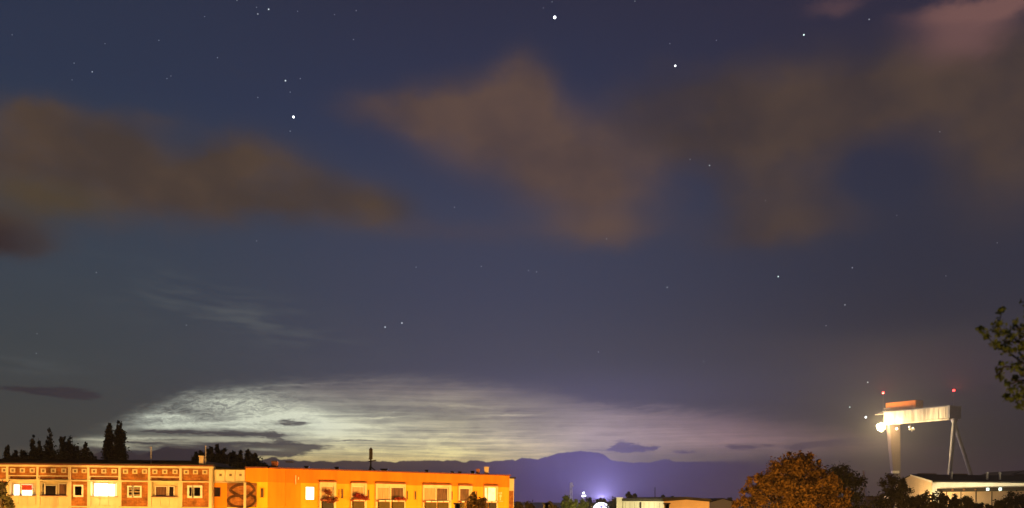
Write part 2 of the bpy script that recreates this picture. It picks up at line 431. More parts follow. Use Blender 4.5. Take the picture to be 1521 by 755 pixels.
SOD = (1.0, 0.455, 0.08)
mt = {}
mt['cream'] = material('cream_concrete', (0.64, 0.55, 0.36), 0.85, 0.09, 1.1, stretch=(1, 1, 0.35))
mt['cream_tile'] = material('cream_panel', (0.67, 0.58, 0.40), 0.8, 0.09, 1.1, stretch=(1, 1, 0.35))
mt['brick'] = brick('clinker_facing', (0.33, 0.125, 0.03), (0.25, 0.09, 0.025), (0.36, 0.2, 0.09))
mt['brick_shade'] = brick('shaded_clinker', (0.17, 0.07, 0.03), (0.12, 0.045, 0.02), (0.24, 0.1, 0.05))
mt['brick_ribbon'] = brick('ribbon_clinker', (0.09, 0.038, 0.015), (0.06, 0.026, 0.012), (0.12, 0.05, 0.03))
mt['ornament'] = material('grey_ornament', (0.2, 0.15, 0.1), 0.9, 0.1, 3)
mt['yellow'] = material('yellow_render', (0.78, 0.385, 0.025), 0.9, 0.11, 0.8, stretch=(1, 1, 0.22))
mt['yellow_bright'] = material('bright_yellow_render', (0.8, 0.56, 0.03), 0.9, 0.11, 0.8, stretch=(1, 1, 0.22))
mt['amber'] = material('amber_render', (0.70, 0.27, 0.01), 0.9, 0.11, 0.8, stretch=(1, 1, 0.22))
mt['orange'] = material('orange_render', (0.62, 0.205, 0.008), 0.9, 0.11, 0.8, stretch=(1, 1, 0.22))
mt['roof'] = material('black_roof_felt', (0.03, 0.028, 0.028), 0.95, 0.2, 0.7)
mt['fascia'] = material('red_brown_fascia', (0.16, 0.045, 0.035), 0.6, 0.1, 1)
mt['darkmetal'] = material('dark_metal', (0.025, 0.022, 0.022), 0.6, 0.15, 2)
mt['metal'] = material('galvanised_metal', (0.35, 0.34, 0.34), 0.5, 0.12, 2, metal=0.3)
mt['frame'] = material('white_window_frame', (0.76, 0.73, 0.68), 0.5, 0.03, 2)
mt['glass'] = material('dark_glass', (0.02, 0.014, 0.012), 0.08, 0.2, 0.8, spec=0.5)
mt['glassbrown'] = material('brown_curtained_glass', (0.13, 0.06, 0.035), 0.35, 0.35, 2.2, stretch=(3, 1, 0.4))
mt['curtain'] = material('pale_curtain', (0.5, 0.34, 0.2), 0.8, 0.16, 2.5, stretch=(5, 1, 0.3))
mt['blind'] = material('red_blind', (0.45, 0.05, 0.03), 0.7, 0.1, 4)
mt['green'] = material('olive_balcony_panel', (0.08, 0.052, 0.003), 0.6, 0.12, 2)
mt['sill'] = material('red_brown_sill', (0.3, 0.085, 0.03), 0.7, 0.1, 2)
mt['lit'] = glow('lit_room', (1.0, 0.86, 0.58), 2.6, 0.25, 1.6)
mt['lit2'] = glow('lit_room_yellow', (1.0, 0.74, 0.30), 1.35, 0.35, 2.2)
mt['lit3'] = glow('lit_room_white', (1.0, 0.93, 0.74), 2.6, 0.2, 1.5)
mt['flower'] = material('red_geranium', (0.33, 0.03, 0.02), 0.8, 0.3, 6)
mt['flower2'] = material('brown_red_foliage', (0.26, 0.07, 0.025), 0.8, 0.3, 6)
mt['chimney'] = material('pale_chimney', (0.5, 0.42, 0.33), 0.9, 0.12, 2)
mt['chimney_red'] = brick('brick_chimney', (0.3, 0.1, 0.05), (0.24, 0.08, 0.04), (0.2, 0.12, 0.08))
mt['white_hall'] = material('white_sheet_wall', (0.6, 0.58, 0.5), 0.7, 0.06, 0.25, stretch=(1, 1, 0.3))
mt['orange_hall'] = material('peach_sheet_wall', (0.66, 0.5, 0.36), 0.7, 0.06, 0.25)
mt['grey_hall'] = material('grey_sheet_wall', (0.3, 0.25, 0.22), 0.8, 0.1, 0.3)
mt['crane_white'] = material('weathered_white_steel', (0.66, 0.58, 0.44), 0.55, 0.13, 0.16, stretch=(1, 1, 0.08), dark=(0.22, 0.18, 0.14))
mt['crane_grey'] = material('grey_steel', (0.15, 0.14, 0.15), 0.6, 0.08, 0.2)
mt['crane_leg'] = material('brown_grey_steel', (0.12, 0.08, 0.06), 0.6, 0.1, 0.15, stretch=(1, 1, 0.2))
mt['crane_orange'] = material('orange_steel', (0.5, 0.14, 0.012), 0.6, 0.08, 0.2)
mt['ground'] = material('dark_ground', (0.05, 0.05, 0.04), 0.95, 0.3, 0.02)
mt['asphalt'] = material('asphalt', (0.05, 0.05, 0.05), 0.9, 0.15, 0.4)
mt['bark'] = material('bark', (0.06, 0.045, 0.035), 0.95, 0.2, 3)

def foliage(name, a, b, scale):
    m = material(name, a, 0.75, 0.1, scale, spec=0.2)
    r = [n for n in m.node_tree.nodes if n.type == 'VALTORGB'][0]
    r.color_ramp.elements[0].color = (*a, 1); r.color_ramp.elements[1].color = (*b, 1)
    return m
mt['leaf_dark'] = foliage('dark_leaves', (0.03, 0.035, 0.02), (0.05, 0.05, 0.028), 0.5)
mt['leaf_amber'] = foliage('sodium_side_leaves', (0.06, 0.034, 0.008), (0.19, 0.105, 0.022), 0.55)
mt['leaf_green'] = foliage('yellow_green_leaves', (0.06, 0.08, 0.015), (0.13, 0.15, 0.025), 0.8)
mt['leaf_mid'] = foliage('dull_leaves', (0.045, 0.045, 0.02), (0.085, 0.075, 0.03), 0.5)

# ------------------------------------------------------------------ ground
def structure(name, mb, mat):
    o = mb.build(name, mat); o['kind'] = 'structure'; return o
structure('ground', MB().quad((-9000, -200, 0), (9000, -200, 0), (9000, 16000, 0), (-9000, 16000, 0)), mt['ground'])
structure('road', MB().quad((-120, 66, 0.004), (140, 66, 0.004), (140, 73, 0.004), (-120, 73, 0.004)), mt['asphalt'])
structure('pavement', MB().box(-120, 140, 73, 75.5, -0.1, 0.12), mt['cream'])

# ------------------------------------------------------------------ the stars
star_mats = {k: glow('starlight_%s' % n, c, s) for k, (n, c, s) in {
    'w': ('white', (0.9, 0.95, 1.0), 6.0), 'm': ('pale', (0.85, 0.95, 1.0), 1.1), 'f': ('faint', (0.8, 0.9, 1.0), 0.42), 'g': ('cool', (0.75, 1.0, 0.92), 2.2)}.items()}
STARS = [(824, 26, 2.5, 'w', 'largest and brightest star of all, near the top middle of the sky'),
  (436, 174, 1.9, 'w', 'second brightest star, just above the brown cloud on the left'),
  (1003, 98, 1.5, 'w', 'bright bluish star above the brown cloud right of the largest star'),
  (424, 120, 1.3, 'm', 'medium white star directly above the second brightest star'),
  (597, 480, 1.15, 'm', 'right and higher star of the close pair below the clouds'),
  (572, 486, 1.05, 'm', 'left and lower star of the close pair below the clouds'),
  (399, 14, 1.2, 'm', 'small star near the top edge, brightest of a little cluster on the left'),
  (1194, 52, 1.2, 'g', 'cool small star left of the pinkish cloud at top right'),
  (1286, 620, 1.7, 'w', 'bright white point left of the crane beam, beside the floodlight'),  # light point near the crane, added to the star list
  (1262, 605, 1.0, 'g', 'small greenish point in the sky left of the crane floodlight'),  # lens ghost, added as a glowing sphere among the stars
  (1289, 568, 0.95, 'g', 'small greenish point in the sky above and left of the red crane light'),  # second lens ghost, a glowing sphere like the one above
  (1156, 411, 1.0, 'g', 'small cool star in the clear sky right of centre, left of two others')]
for q in ((383, 21), (352, 1), (304, 25), (236, 60), (156, 65), (137, 107), (110, 94), (107, 119), (254, 113), (248, 117), (525, 59), (446, 117), (431, 137),
          (431, 195), (383, 145), (1291, 29), (1064, 60), (1054, 246), (995, 65), (807, 12), (943, 2), (820, 3), (675, 308), (381, 358), (143, 405), (55, 496),
          (277, 483), (54, 525), (785, 402), (797, 404), (991, 427), (1266, 398), (1255, 453), (1405, 410), (1481, 361), (1227, 484), (889, 523), (1045, 537),
          (618, 397), (715, 396), (901, 355), (1396, 196), (1137, 298), (1332, 320), (1025, 237), (323, 86), (18, 52), (497, 22), (529, 16), (442, 17), (381, 11), (585, 612)):
    mid = q in ((383, 21), (137, 107), (1291, 29), (1054, 246), (991, 427), (1266, 398), (1255, 453))
    STARS.append((*q, 0.85 if mid else random.Random(q[0]).uniform(0.55, 0.75), 'm' if mid else 'f', 'faint tiny star, a pinpoint in the dark blue night sky'))
DS = 20000.0
star_mesh = {}
for i, (px, py, r, k, lb) in enumerate(STARS):
    rr = round(r, 1)
    d = ray(px, py)
    if (rr, k) not in star_mesh:
        o = MB().ball((0, 0, 0), rr / F * DS * 0.80, 2).build('star', star_mats[k])
        star_mesh[(rr, k)] = o.data
    else:
        o = bpy.data.objects.new('star', star_mesh[(rr, k)]); COL.objects.link(o)
    o.location = Vector((d.x * DS, DS, EYE + d.z * DS))
    tag(o, lb, 'star', 'stars in the night sky')

# ------------------------------------------------------------------ brick and cream block of flats
YL = 92.0
def RL(x0, y0, x1, y1, Y=YL):
    xm, ym = (x0 + x1) / 2, (y0 + y1) / 2
    return at(x0, ym, Y).x, at(x1, ym, Y).x, at(xm, y1, Y).z, at(xm, y0, Y).z
def px_box(mb, x0, y0, x1, y1, front, back):
    a, b, c, d = RL(x0, y0, x1, y1)
    return mb.box(a, b, YL + front, YL + back, c, d)
zroof = at(160, 691.5, YL).z
xl0, xl1 = -62.0, at(317, 715, YL).x
xlink = at(363.5, 715, YL).x
flats = thing('apartment_block', 'long block of flats with brick and cream panels and a flat black roof', 'building', ((xl0 + xl1) / 2, YL + 5, 0))
MB().box(xl0, xlink, YL + 0.55, YL + 11, 0, zroof - 0.32).build('wall', mt['cream'], flats)
rb = MB()
rb.box(xl0 - 0.2, xl1 + 0.05, YL - 0.28, YL + 11.3, zroof - 0.02, zroof + 0.2)
rb.box(xl0 - 0.2, at(293, 690, YL).x, YL + 1.2, YL + 10.2, zroof + 0.2, zroof + 0.62)
for i in range(5):
    x = xl0 + 18 + i * 5.2 + random.Random(i).uniform(-1, 1)
    rb.box(x, x + 0.7, YL + 3, YL + 3.8, zroof + 0.62, zroof + 0.72)
roof = rb.build('roof', mt['roof'], flats)
MB().box(xl0 - 0.22, xl1 + 0.07, YL - 0.33, YL - 0.283, zroof + 0.0, zroof + 0.1).build('fascia', mt['fascia'], flats)
MB().box(xl0, xl1 + 0.02, YL - 0.2, YL + 0.56, zroof - 0.21, zroof - 0.023).build('cornice', mt['cream_tile'], flats)
MB().box(xl1 + 0.054, xlink + 0.01, YL - 0.06, YL + 11, zroof - 0.318, zroof - 0.22).build('roof', mt['roof'], flats)

def rowy(x, y):           # rows measured at x = 100, slid along the tilted horizon
    return y + (x - 100) * 0.0096
bays = [(-44, -20, 'brick1'), (-20, 12, 'brick0'), (12, 57, 'logA'), (57, 104, 'logB'), (104, 132.5, 'brickC'), (132.5, 178.5, 'logD'), (178.5, 222.5, 'brickE'), (222.5, 269, 'logF'), (269, 312, 'brickG')]
def frame_window(mb_f, rects, front, back, t=1.3):
    """white frame of bars round each glass rectangle (px)"""
    for (x0, y0, x1, y1) in rects:
        px_box(mb_f, x0 - t, y0 - t, x1 + t, y0, front, back)
        px_box(mb_f, x0 - t, y1, x1 + t, y1 + t, front, back)
        px_box(mb_f, x0 - t, y0, x0, y1, front, back)
        px_box(mb_f, x1, y0, x1 + t, y1, front, back)
def lwindow(rects, kinds, front, t, label=None):
    f = MB(); frame_window(f, rects, front, front + 0.12, t)
    w = f.build('window', mt['frame'], flats, label)
    for rc, k in zip(rects, kinds):
        px_box(MB(), *rc, front + 0.06, front + 0.1).build('pane', mt[k], w)
    return w
for (b0, b1, kind) in bays:
    xm = (b0 + b1) / 2
    ry = lambda y: rowy(xm, y)
    nsq = 2 if kind == 'brickC' else 3
    is_log = kind.startswith('log')
    # attic panel with its cream squares
    top, bot = ry(694.3), (ry(706.6) if is_log else ry(712.0))
    fr = -0.14 if is_log else 0.0
    px_box(MB(), b0 + 1.6, top, b1 - 1.6, bot, fr, 0.56).build('attic_panel', mt['brick'], flats)
    for i in range(nsq):
        cx = b0 + (b1 - b0) * ((i + 0.5) / nsq * 0.98 + 0.01) + (0.4 if i == 0 else 0)
        cy = ry(699.6)
        sq = MB()
        for (a, b, c, d) in ((-3.6, -3.2, 3.6, -1.7), (-3.6, 1.9, 3.6, 3.2), (-3.6, -1.7, -1.9, 1.9), (1.9, -1.7, 3.6, 1.9)):
            px_box(sq, cx + a, cy + b, cx + c, cy + d, fr - 0.06, fr + 0.02)
        so = sq.build('attic_ornament', mt['cream_tile'], flats)
        px_box(MB(), cx - 1.9, cy - 1.7, cx + 1.9, cy + 1.9, fr - 0.03, fr + 0.02).build('ornament_centre', mt['ornament'], so)
    px_box(MB(), b0 - 1.6, ry(693.6), b0 + 1.6, ry(713.0), -0.2, 0.56).build('attic_pilaster', mt['cream_tile'], flats)
    if is_log:
        px_box(MB(), b0 + 1.62, ry(706.7), b1 - 1.62, ry(708.0), -0.19, 0.5).build('attic_ledge', mt['cream_tile'], flats)
        px_box(MB(), b0 + 1.62, ry(708.1), b1 - 1.62, ry(712.0), 0.2, 0.57).build('shadow_band', mt['brick_shade'], flats)  # shade under the attic ledge painted in as darker brick
    px_box(MB(), b0 - 0.2, ry(713.05), b1 + 0.2 - 0.6, ry(715.0), -0.12, 0.57).build('string_course', mt['cream_tile'], flats)
    if is_log:
        px_box(MB(), b0 - 2.6, ry(715.05), b0 + 2.6, ry(768), -0.08, 0.57).build('pilaster', mt['cream_tile'], flats)
        if kind in ('logB', 'logD', 'logF'):
            px_box(MB(), b1 - 5.0, ry(715.05), b1 - 1.2, ry(768), -0.05, 0.57).build('pilaster', mt['cream_tile'], flats)
        bal = MB()
        w3 = (b1 - b0 - 6.6) / 3
        for k in range(3):
            px_box(bal, b0 + 2.9 + k * w3 + 0.25, ry(739.2), b0 + 2.9 + (k + 1) * w3 - 0.25, ry(750.2), -0.02, 0.12)
        px_box(bal, b0 + 2.7, ry(737.4), b1 - 3.0, ry(738.8), -0.1, 0.2)
        px_box(bal, b0 + 2.7, ry(750.6), b1 - 3.0, ry(765), -0.06, 0.2)
        px_box(bal, b0 + 2.7, ry(738.8), b1 - 3.0, ry(750.6), 0.06, 0.2)
        bo = bal.build('balustrade', mt['cream_tile'], flats)
        px_box(MB(), b0 + 2.65, ry(736.6), b1 - 3.3, ry(737.35), -0.13, 0.1).build('rail', mt['sill'], bo)
    else:
        x0 = b0 + (2.2 if kind != 'brick1' else 0.3)
        x1 = b1 - 1.0
        px_box(MB(), x0, ry(715.1), x1, ry(751.5), 0.0, 0.57).build('brick_panel', mt['brick'], flats)
        px_box(MB(), b0 - 0.2, ry(751.6), b1 - 0.8, ry(753.8), -0.1, 0.57).build('string_course', mt['cream_tile'], flats)
        px_box(MB(), x0, ry(753.9), x1, ry(780), 0.0, 0.57).build('brick_panel', mt['brick'], flats)
        if kind in ('brickC', 'brickE', 'brickG', 'brick0'):
            px_box(MB(), b0 - 1.0, ry(715.1), b0 + 2.1, ry(751.55), -0.06, 0.57).build('pilaster', mt['cream_tile'], flats)
px_box(MB(), 311, rowy(314, 693.7), 315.4, rowy(314, 780), -0.2, 0.57).build('pilaster', mt['cream_tile'], flats)

# windows of the block, left to right
wA = lwindow([(17.5, 720, 26, 736)], ['lit3'], 0.36, 1.0, 'small overexposed white window in the leftmost recessed balcony')
wA2 = lwindow([(29.5, 720.2, 45, 736)], ['lit3'], 0.36, 1.4, 'white lit window with a red blind over its upper half')
px_box(MB(), 30, 720.4, 44.6, 728.0, 0.30, 0.40).build('blind', mt['blind'], wA2)
px_box(MB(), 29.2, 728.2, 45.4, 728.9, 0.29, 0.40).build('transom', mt['frame'], wA2)
lwindow([(60, 718.3, 62.4, 735.6), (64.6, 721.6, 80.2, 735.8)], ['glass', 'glass'], 0.36, 1.0, 'wide dark balcony window with white frame')
lwindow([(85, 719, 97, 735.6)], ['glassbrown'], 0.36, 1.0)
lwindow([(111.6, 722.6, 121.6, 736)], ['glass'], -0.06, 2.4, 'small square dark window in narrow brick panel')
wD = lwindow([(137.2, 718.4, 158, 738.2), (159.2, 719.2, 168.4, 738.2)], ['lit', 'lit'], 0.36, 0.6, 'glaring white lit window filling the recessed balcony')
px_box(MB(), 169.4, 718.2, 174, 739, 0.42, 0.52).build('pane', mt['lit2'], wD)
wE = lwindow([(191.6, 724.0, 196.2, 737.0), (199.2, 724.0, 208.2, 737.0)], ['glassbrown', 'glassbrown'], -0.06, 2.3, 'double casement with half lowered pale slats')
sl = MB()
for y in (725.8, 730.0, 734.8):
    px_box(sl, 191.8, y, 196.0, y + 1.4, -0.02, 0.03); px_box(sl, 199.4, y, 208.0, y + 1.4, -0.02, 0.03)
sl.build('slats', mt['curtain'], wE)
lwindow([(229.4, 723.2, 245.4, 736.8), (249.4, 723.2, 256.0, 736.8)], ['glassbrown', 'glass'], 0.34, 1.2)
px_box(MB(), 257.6, 723.4, 263, 737.4, 0.36, 0.44).build('window', mt['curtain'], flats)
lwindow([(281.2, 724.2, 285.0, 737.0), (288.6, 724.2, 297.6, 737.0)], ['glass', 'glass'], -0.06, 3.0, 'double casement with dark panes in a broad white frame')
light('room_glow', (at(153, 728, YL).x, YL - 0.35, at(153, 728, YL).z), (1.0, 0.82, 0.42), 9, 0.3, flats)
# cream link bay
for i in range(3):
    a = 318.4 + i * 14.9
    px_box(MB(), a, 698.4, a + 14.0, 714.6, 0.30, 0.57).build('attic_tile', mt['cream_tile'], flats)
    px_box(MB(), a + 6.0, 703.8, a + 9.6, 707.4, 0.27, 0.32).build('attic_ornament', mt['ornament'], flats)
px_box(MB(), 315.8, 696.6, 363, 698.2, 0.26, 0.57).build('cornice', mt['cream_tile'], flats)
px_box(MB(), 315.8, 715.4, 363, 717.2, 0.30, 0.57).build('string_course', mt['cream_tile'], flats)
px_box(MB(), 315.8, 717.5, 335.8, 780, 0.40, 0.57).build('side_wall_panel', mt['amber'], flats)
lw = MB(); frame_window(lw, [(316.6, 724.4, 325.2, 737.4)], 0.36, 0.5, 0.7)
lwo = lw.build('window', mt['sill'], flats, 'small black window in the amber wall beside the brick relief')
px_box(MB(), 316.6, 724.4, 325.2, 737.4, 0.37, 0.45).build('pane', mt['glass'], lwo)

# ------------------------------------------------------------------ orange block, turning away to the right
c1 = at(397, 715, YL); c1.y = YL + 0.2
yaw2 = R(37)
A55 = R(55)
cc = ray(424, 715); t_ = (cc.x * c1.y - c1.x) / (math.cos(A55) - cc.x * math.sin(A55))
P2 = Vector((c1.x + math.cos(A55) * t_, c1.y + math.sin(A55) * t_, 0))
FR2 = Matrix.Translation(P2) @ Matrix.Rotation(yaw2, 4, 'Z')
d2 = Vector((math.cos(yaw2), math.sin(yaw2), 0))
def onf(px, py):
    d = ray(px, py)
    u = (d.x * P2.y - P2.x) / (d2.x - d.x * d2.y)
    Y = P2.y + u * d2.y
    return u, EYE + d.z * Y
def RF(x0, y0, x1, y1):
    xm, ym = (x0 + x1) / 2, (y0 + y1) / 2
    return onf(x0, ym)[0], onf(x1, ym)[0], onf(xm, y1)[1], onf(xm, y0)[1]
def fbox(mb, x0, y0, x1, y1, front, back):
    a, b, c, d = RF(x0, y0, x1, y1)
    return mb.box(a, b, front, back, c, d)
uend = onf(756.5, 720)[0]
zO = onf(600, 702.2)[1]
zB = onf(600, 720.8)[1]         # bottom of the darker orange attic band
orange = thing('apartment_block', 'orange and yellow block of flats with green balcony panels and a lit end window', 'building', (P2.x + 10, P2.y + 12, 0))
xw0 = xlink + 0.004
# frontal part
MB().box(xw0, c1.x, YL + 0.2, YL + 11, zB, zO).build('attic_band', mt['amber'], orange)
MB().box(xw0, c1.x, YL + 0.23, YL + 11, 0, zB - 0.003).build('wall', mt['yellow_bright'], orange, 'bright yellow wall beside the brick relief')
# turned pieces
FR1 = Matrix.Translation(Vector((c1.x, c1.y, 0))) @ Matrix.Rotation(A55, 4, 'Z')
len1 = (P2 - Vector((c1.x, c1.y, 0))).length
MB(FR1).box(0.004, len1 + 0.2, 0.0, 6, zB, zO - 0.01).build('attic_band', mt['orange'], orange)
MB(FR1).box(0.004, len1 + 0.2, 0.03, 6, 0, zB - 0.003).build('wall', mt['amber'], orange)  # turned face given a darker render, its shade painted into the colour
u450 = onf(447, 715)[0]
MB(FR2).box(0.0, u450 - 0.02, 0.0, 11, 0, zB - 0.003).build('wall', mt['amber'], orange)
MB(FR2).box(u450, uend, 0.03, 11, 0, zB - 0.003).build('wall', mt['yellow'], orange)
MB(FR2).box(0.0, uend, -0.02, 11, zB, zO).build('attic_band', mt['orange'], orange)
rr_ = MB(FR2).box(-0.1, uend + 0.1, -0.12, 11.1, zO, zO + 0.14)
rr_.T = Matrix.Identity(4)
rr_.box(xw0, c1.x + 0.05, YL + 0.05, YL + 11, zO + 0.005, zO + 0.13)
rr_.T = FR1
rr_.box(0.05, len1 + 0.1, -0.1, 6, zO + 0.002, zO + 0.137)
rr_.build('roof', mt['roof'], orange)
fs = MB(FR2).box(-0.1, uend + 0.12, -0.17, -0.123, zO + 0.0, zO + 0.13)
fs.T = Matrix.Identity(4)
fs.box(xw0, c1.x + 0.05, YL - 0.0, YL + 0.047, zO + 0.0, zO + 0.12)
fs.T = FR1
fs.box(0.05, len1, -0.15, -0.103, zO, zO + 0.128)
fs.build('fascia', mt['fascia'], orange)
# set-back end
ue1 = onf(767, 720)[0] - 0.1
zE = onf(762, 711.2)[1]
MB(FR2).box(uend + 0.004, ue1, 0.35, 11, 0, zE).build('end_wall', mt['cream_tile'], orange)
fbox(MB(FR2), 757.6, 729.2, 764.4, 790, 0.28, 0.4).build('brick_panel', mt['brick'], orange)
MB(FR2).box(uend + 0.11, ue1 + 0.15, 0.2, 11.1, zE + 0.003, zE + 0.2).build('roof', mt['roof'], orange)
# brick relief on the flat part, a figure of crossing ribbons
pl = px_box(MB(), 336.8, 717.8, 361.6, 753.6, 0.12, 0.57)
px_box(pl, 365.6, 717.8, 380.0, 753.6, 0.08, 0.5)
rel = pl.build('relief_panel', mt['brick'], orange)
px_box(MB(), 361.7, 716.2, 365.5, 780, 0.0, 0.57).build('pilaster', mt['cream_tile'], orange)
px_box(MB(), 336.6, 753.8, 361.6, 756, 0.1, 0.57).build('string_course', mt['cream_tile'], orange)
def ribbon(mb, pts, w, front):
    P = [Vector((at(x, y, YL).x, YL + front, at(x, y, YL).z)) for x, y in pts]
    for k_, (a, b) in enumerate(zip(P[:-1], P[1:])):
        a = a + Vector((0, 0.004 * (k_ % 5), 0)); b = b + Vector((0, 0.004 * (k_ % 5), 0))
        d = (b - a).normalized(); n = Vector((d.z, 0, -d.x)) * w / 2
        a2, b2 = a - d * 0.06, b + d * 0.06
        A = [mb.v(q) for q in (a2 + n, b2 + n, b2 - n, a2 - n)]
        B = [mb.v(q + Vector((0, 0.13, 0))) for q in (a2 + n, b2 + n, b2 - n, a2 - n)]
        mb.bm.faces.new(A); mb.bm.faces.new(B[::-1])
        for i in range(4):
            mb.bm.faces.new((A[i], B[i], B[(i + 1) % 4], A[(i + 1) % 4]))
def spline(pts, k=5):
    out = []
    for i in range(len(pts) - 1):
        p0, p1, p2, p3 = (Vector(pts[max(0, min(len(pts) - 1, i + j))]) for j in (-1, 0, 1, 2))
        for t in range(k):
            t /= k
            out.append(0.5 * ((2 * p1) + (p2 - p0) * t + (2 * p0 - 5 * p1 + 4 * p2 - p3) * t * t + (3 * p1 - p0 - 3 * p2 + p3) * t ** 3))
    out.append(Vector(pts[-1])); return [tuple(p) for p in out]
rb_ = MB()
ribbon(rb_, spline([(361, 719.6), (352, 721), (345, 724.5), (342, 728.5), (348, 733), (356, 737), (361.4, 741)]), 0.27, 0.03)
ribbon(rb_, spline([(361, 736.6), (352, 737), (344, 738), (338.6, 742), (339.6, 747.5), (346, 751.5), (354, 753), (361, 753.2)]), 0.24, 0.017)
rb_.build('relief_ribbon', mt['brick_ribbon'], rel)
rb_ = MB()
ribbon(rb_, spline([(366, 719), (371, 720), (375.4, 723.6), (377.2, 728), (372.4, 733), (366.2, 738.4)]), 0.24, 0.0)
ribbon(rb_, spline([(372, 735), (377.4, 738.4), (379.0, 743), (376.4, 748), (371, 752), (366.4, 753.4)]), 0.2, -0.013)
rb_.build('relief_ribbon', mt['brick_ribbon'], rel)
sw = MB(); frame_window(sw, [(386.4, 725.4, 390.8, 738.8)], 0.14, 0.3, 0.9)
swo = sw.build('window', mt['yellow'], orange, 'narrow stair window in the bright yellow wall')
px_box(MB(), 386.4, 725.4, 390.8, 738.8, 0.2, 0.26).build('pane', mt['glassbrown'], swo)

def owin(rects, kinds, mat='frame', t=0.8, front=-0.02, label=None, parent=None):
    f = MB(FR2)
    for (x0, y0, x1, y1) in rects:
        fbox(f, x0 - t, y0 - t, x1 + t, y0, front, front + 0.1); fbox(f, x0 - t, y1, x1 + t, y1 + t, front, front + 0.1)
        fbox(f, x0 - t, y0, x0, y1, front, front + 0.1); fbox(f, x1, y0, x1 + t, y1, front, front + 0.1)
    w = f.build('window', mt[mat], orange, label)
    for rc, k in zip(rects, kinds):
        fbox(MB(FR2), *rc, front + 0.03, front + 0.08).build('pane', mt[k], w)
    return w
owin([(454.2, 723.6, 466.4, 742.2)], ['lit3'], 'yellow', 0.6, label='glaring white lit window, the leftmost on the orange facade')
# narrow bathroom windows
for (x0, x1, y0, y1) in ((502.8, 504.2, 727, 739.6), (506.8, 509.8, 726.6, 740.2), (546.2, 548.4, 727.6, 740.8), (603.8, 606.0, 729.4, 742.2), (615.6, 618.2, 729.8, 742.4), (670.2, 672.4, 730, 742.4), (704.2, 705.8, 730, 741), (706.8, 708.6, 730, 741)):
    owin([(x0, y0, x1, y1)], ['glassbrown'], 'yellow', 0.5)
def bay(x0, x1, ytop, panes, kinds, ysill, lit=False, posts=True, panel='green', label=None):
    hood = fbox(MB(FR2), x0 - 0.4, ytop - 1.2, x1 + 0.6, ytop + 0.6, -0.3, 0.05).build('balcony_hood', mt['sill'], orange)
    s = MB(FR2)
    fbox(s, x0, ytop + 1.1, x1, panes[0][1] - 0.9, -0.14, 0.06)
    fbox(s, x0 - 0.3, ytop + 1.2, panes[0][0] - 0.9, 790, -0.17, 0.06)
    fbox(s, panes[-1][2] + 0.9, ytop + 1.2, x1 + 0.2, 790, -0.17, 0.06)
    for a, b in zip(panes[:-1], panes[1:]):
        fbox(s, a[2] + 0.85, ytop + 1.3, b[0] - 0.85, 790, -0.15, 0.06)
    s.build('balcony_surround', mt['cream_tile'], orange)
    owin(panes, kinds, 'frame', 0.8, -0.06, label)
    n = max(2, round((panes[-1][2] - panes[0][0]) / 9.5))
    lg = MB(FR2); L0, L1 = panes[0][0] - 0.4, panes[-1][2] + 0.8
    for i in range(n):
        w = (L1 - L0) / n
        fbox(lg, L0 + i * w + 0.7, ysill, L0 + (i + 1) * w - 0.7, ysill + 1.9, -0.42, -0.1)
    lo = lg.build('balcony_ledge', mt['frame'], orange)
    fbox(MB(FR2), L0 - 2.2, ysill - 0.3, L1 + 1.4, ysill + 2.3, -0.36, -0.08).build('rail', mt['sill'], lo)
    for a in panes:
        fbox(MB(FR2), a[0] + 0.2, ysill + 2.6, a[2] - 0.2, 790, -0.3, -0.18).build('balcony_panel', mt[panel], orange)
bay(474, 498, 715.6, [(477.4, 723, 494.0, 741.6)], ['curtain'], 742.0, panel='darkmetal', label='balcony window half hidden by brown red plants')
bay(521, 543.4, 717.0, [(522.8, 723.6, 539.4, 741.6)], ['curtain'], 742.4, label='balcony window with pale curtains above red flowers')
bay(557.4, 601, 718.0, [(560.6, 724.4, 577.4, 742.2), (580.8, 724.8, 598.6, 742.6)], ['curtain', 'glassbrown'], 743.2, label='broad balcony window, pale curtain on the left and brown on the right')
bay(627.6, 669, 719.8, [(629.8, 725.0, 646.2, 743.2), (648.6, 725.6, 664.2, 743.4)], ['curtain', 'glassbrown'], 744.2, label='broad balcony window with a dark right half near the small tree')
bay(680.6, 700, 720.8, [(683, 726.4, 696.2, 743.6)], ['glassbrown'], 744.4, label='brown curtained balcony window behind the small tree')
bay(718.6, 738, 721.4, [(719.8, 725.4, 722.6, 743.8), (724.4, 725.0, 735.4, 744.2)], ['lit2', 'lit2'], 744.6, panel='darkmetal', label='yellow lit window at the far right end of the facade')
# pale emblem on the wall at the right, three strokes and a disc
em = MB(FR2)
for (x0, y0, x1, y1) in ((740.2, 731.2, 742.4, 733.8), (743.4, 731.2, 745.4, 733.8), (741.4, 735.0, 745.0, 738.6), (742.4, 738.6, 743.8, 743.4), (740.8, 744.4, 747.2, 745.2)):
    fbox(em, x0, y0, x1, y1, -0.02, 0.05)
em.build('wall_emblem', mt['cream_tile'], orange)
sp = MB(FR2)
fbox(sp, 438.2, 706.2, 439.4, 719.6, -0.1, -0.01); fbox(sp, 442.4, 708.6, 443.6, 712.6, -0.1, -0.01)  # streaks of reflected light put in as pale raised bars
sp.build('light_streak', mt['cream_tile'], orange)

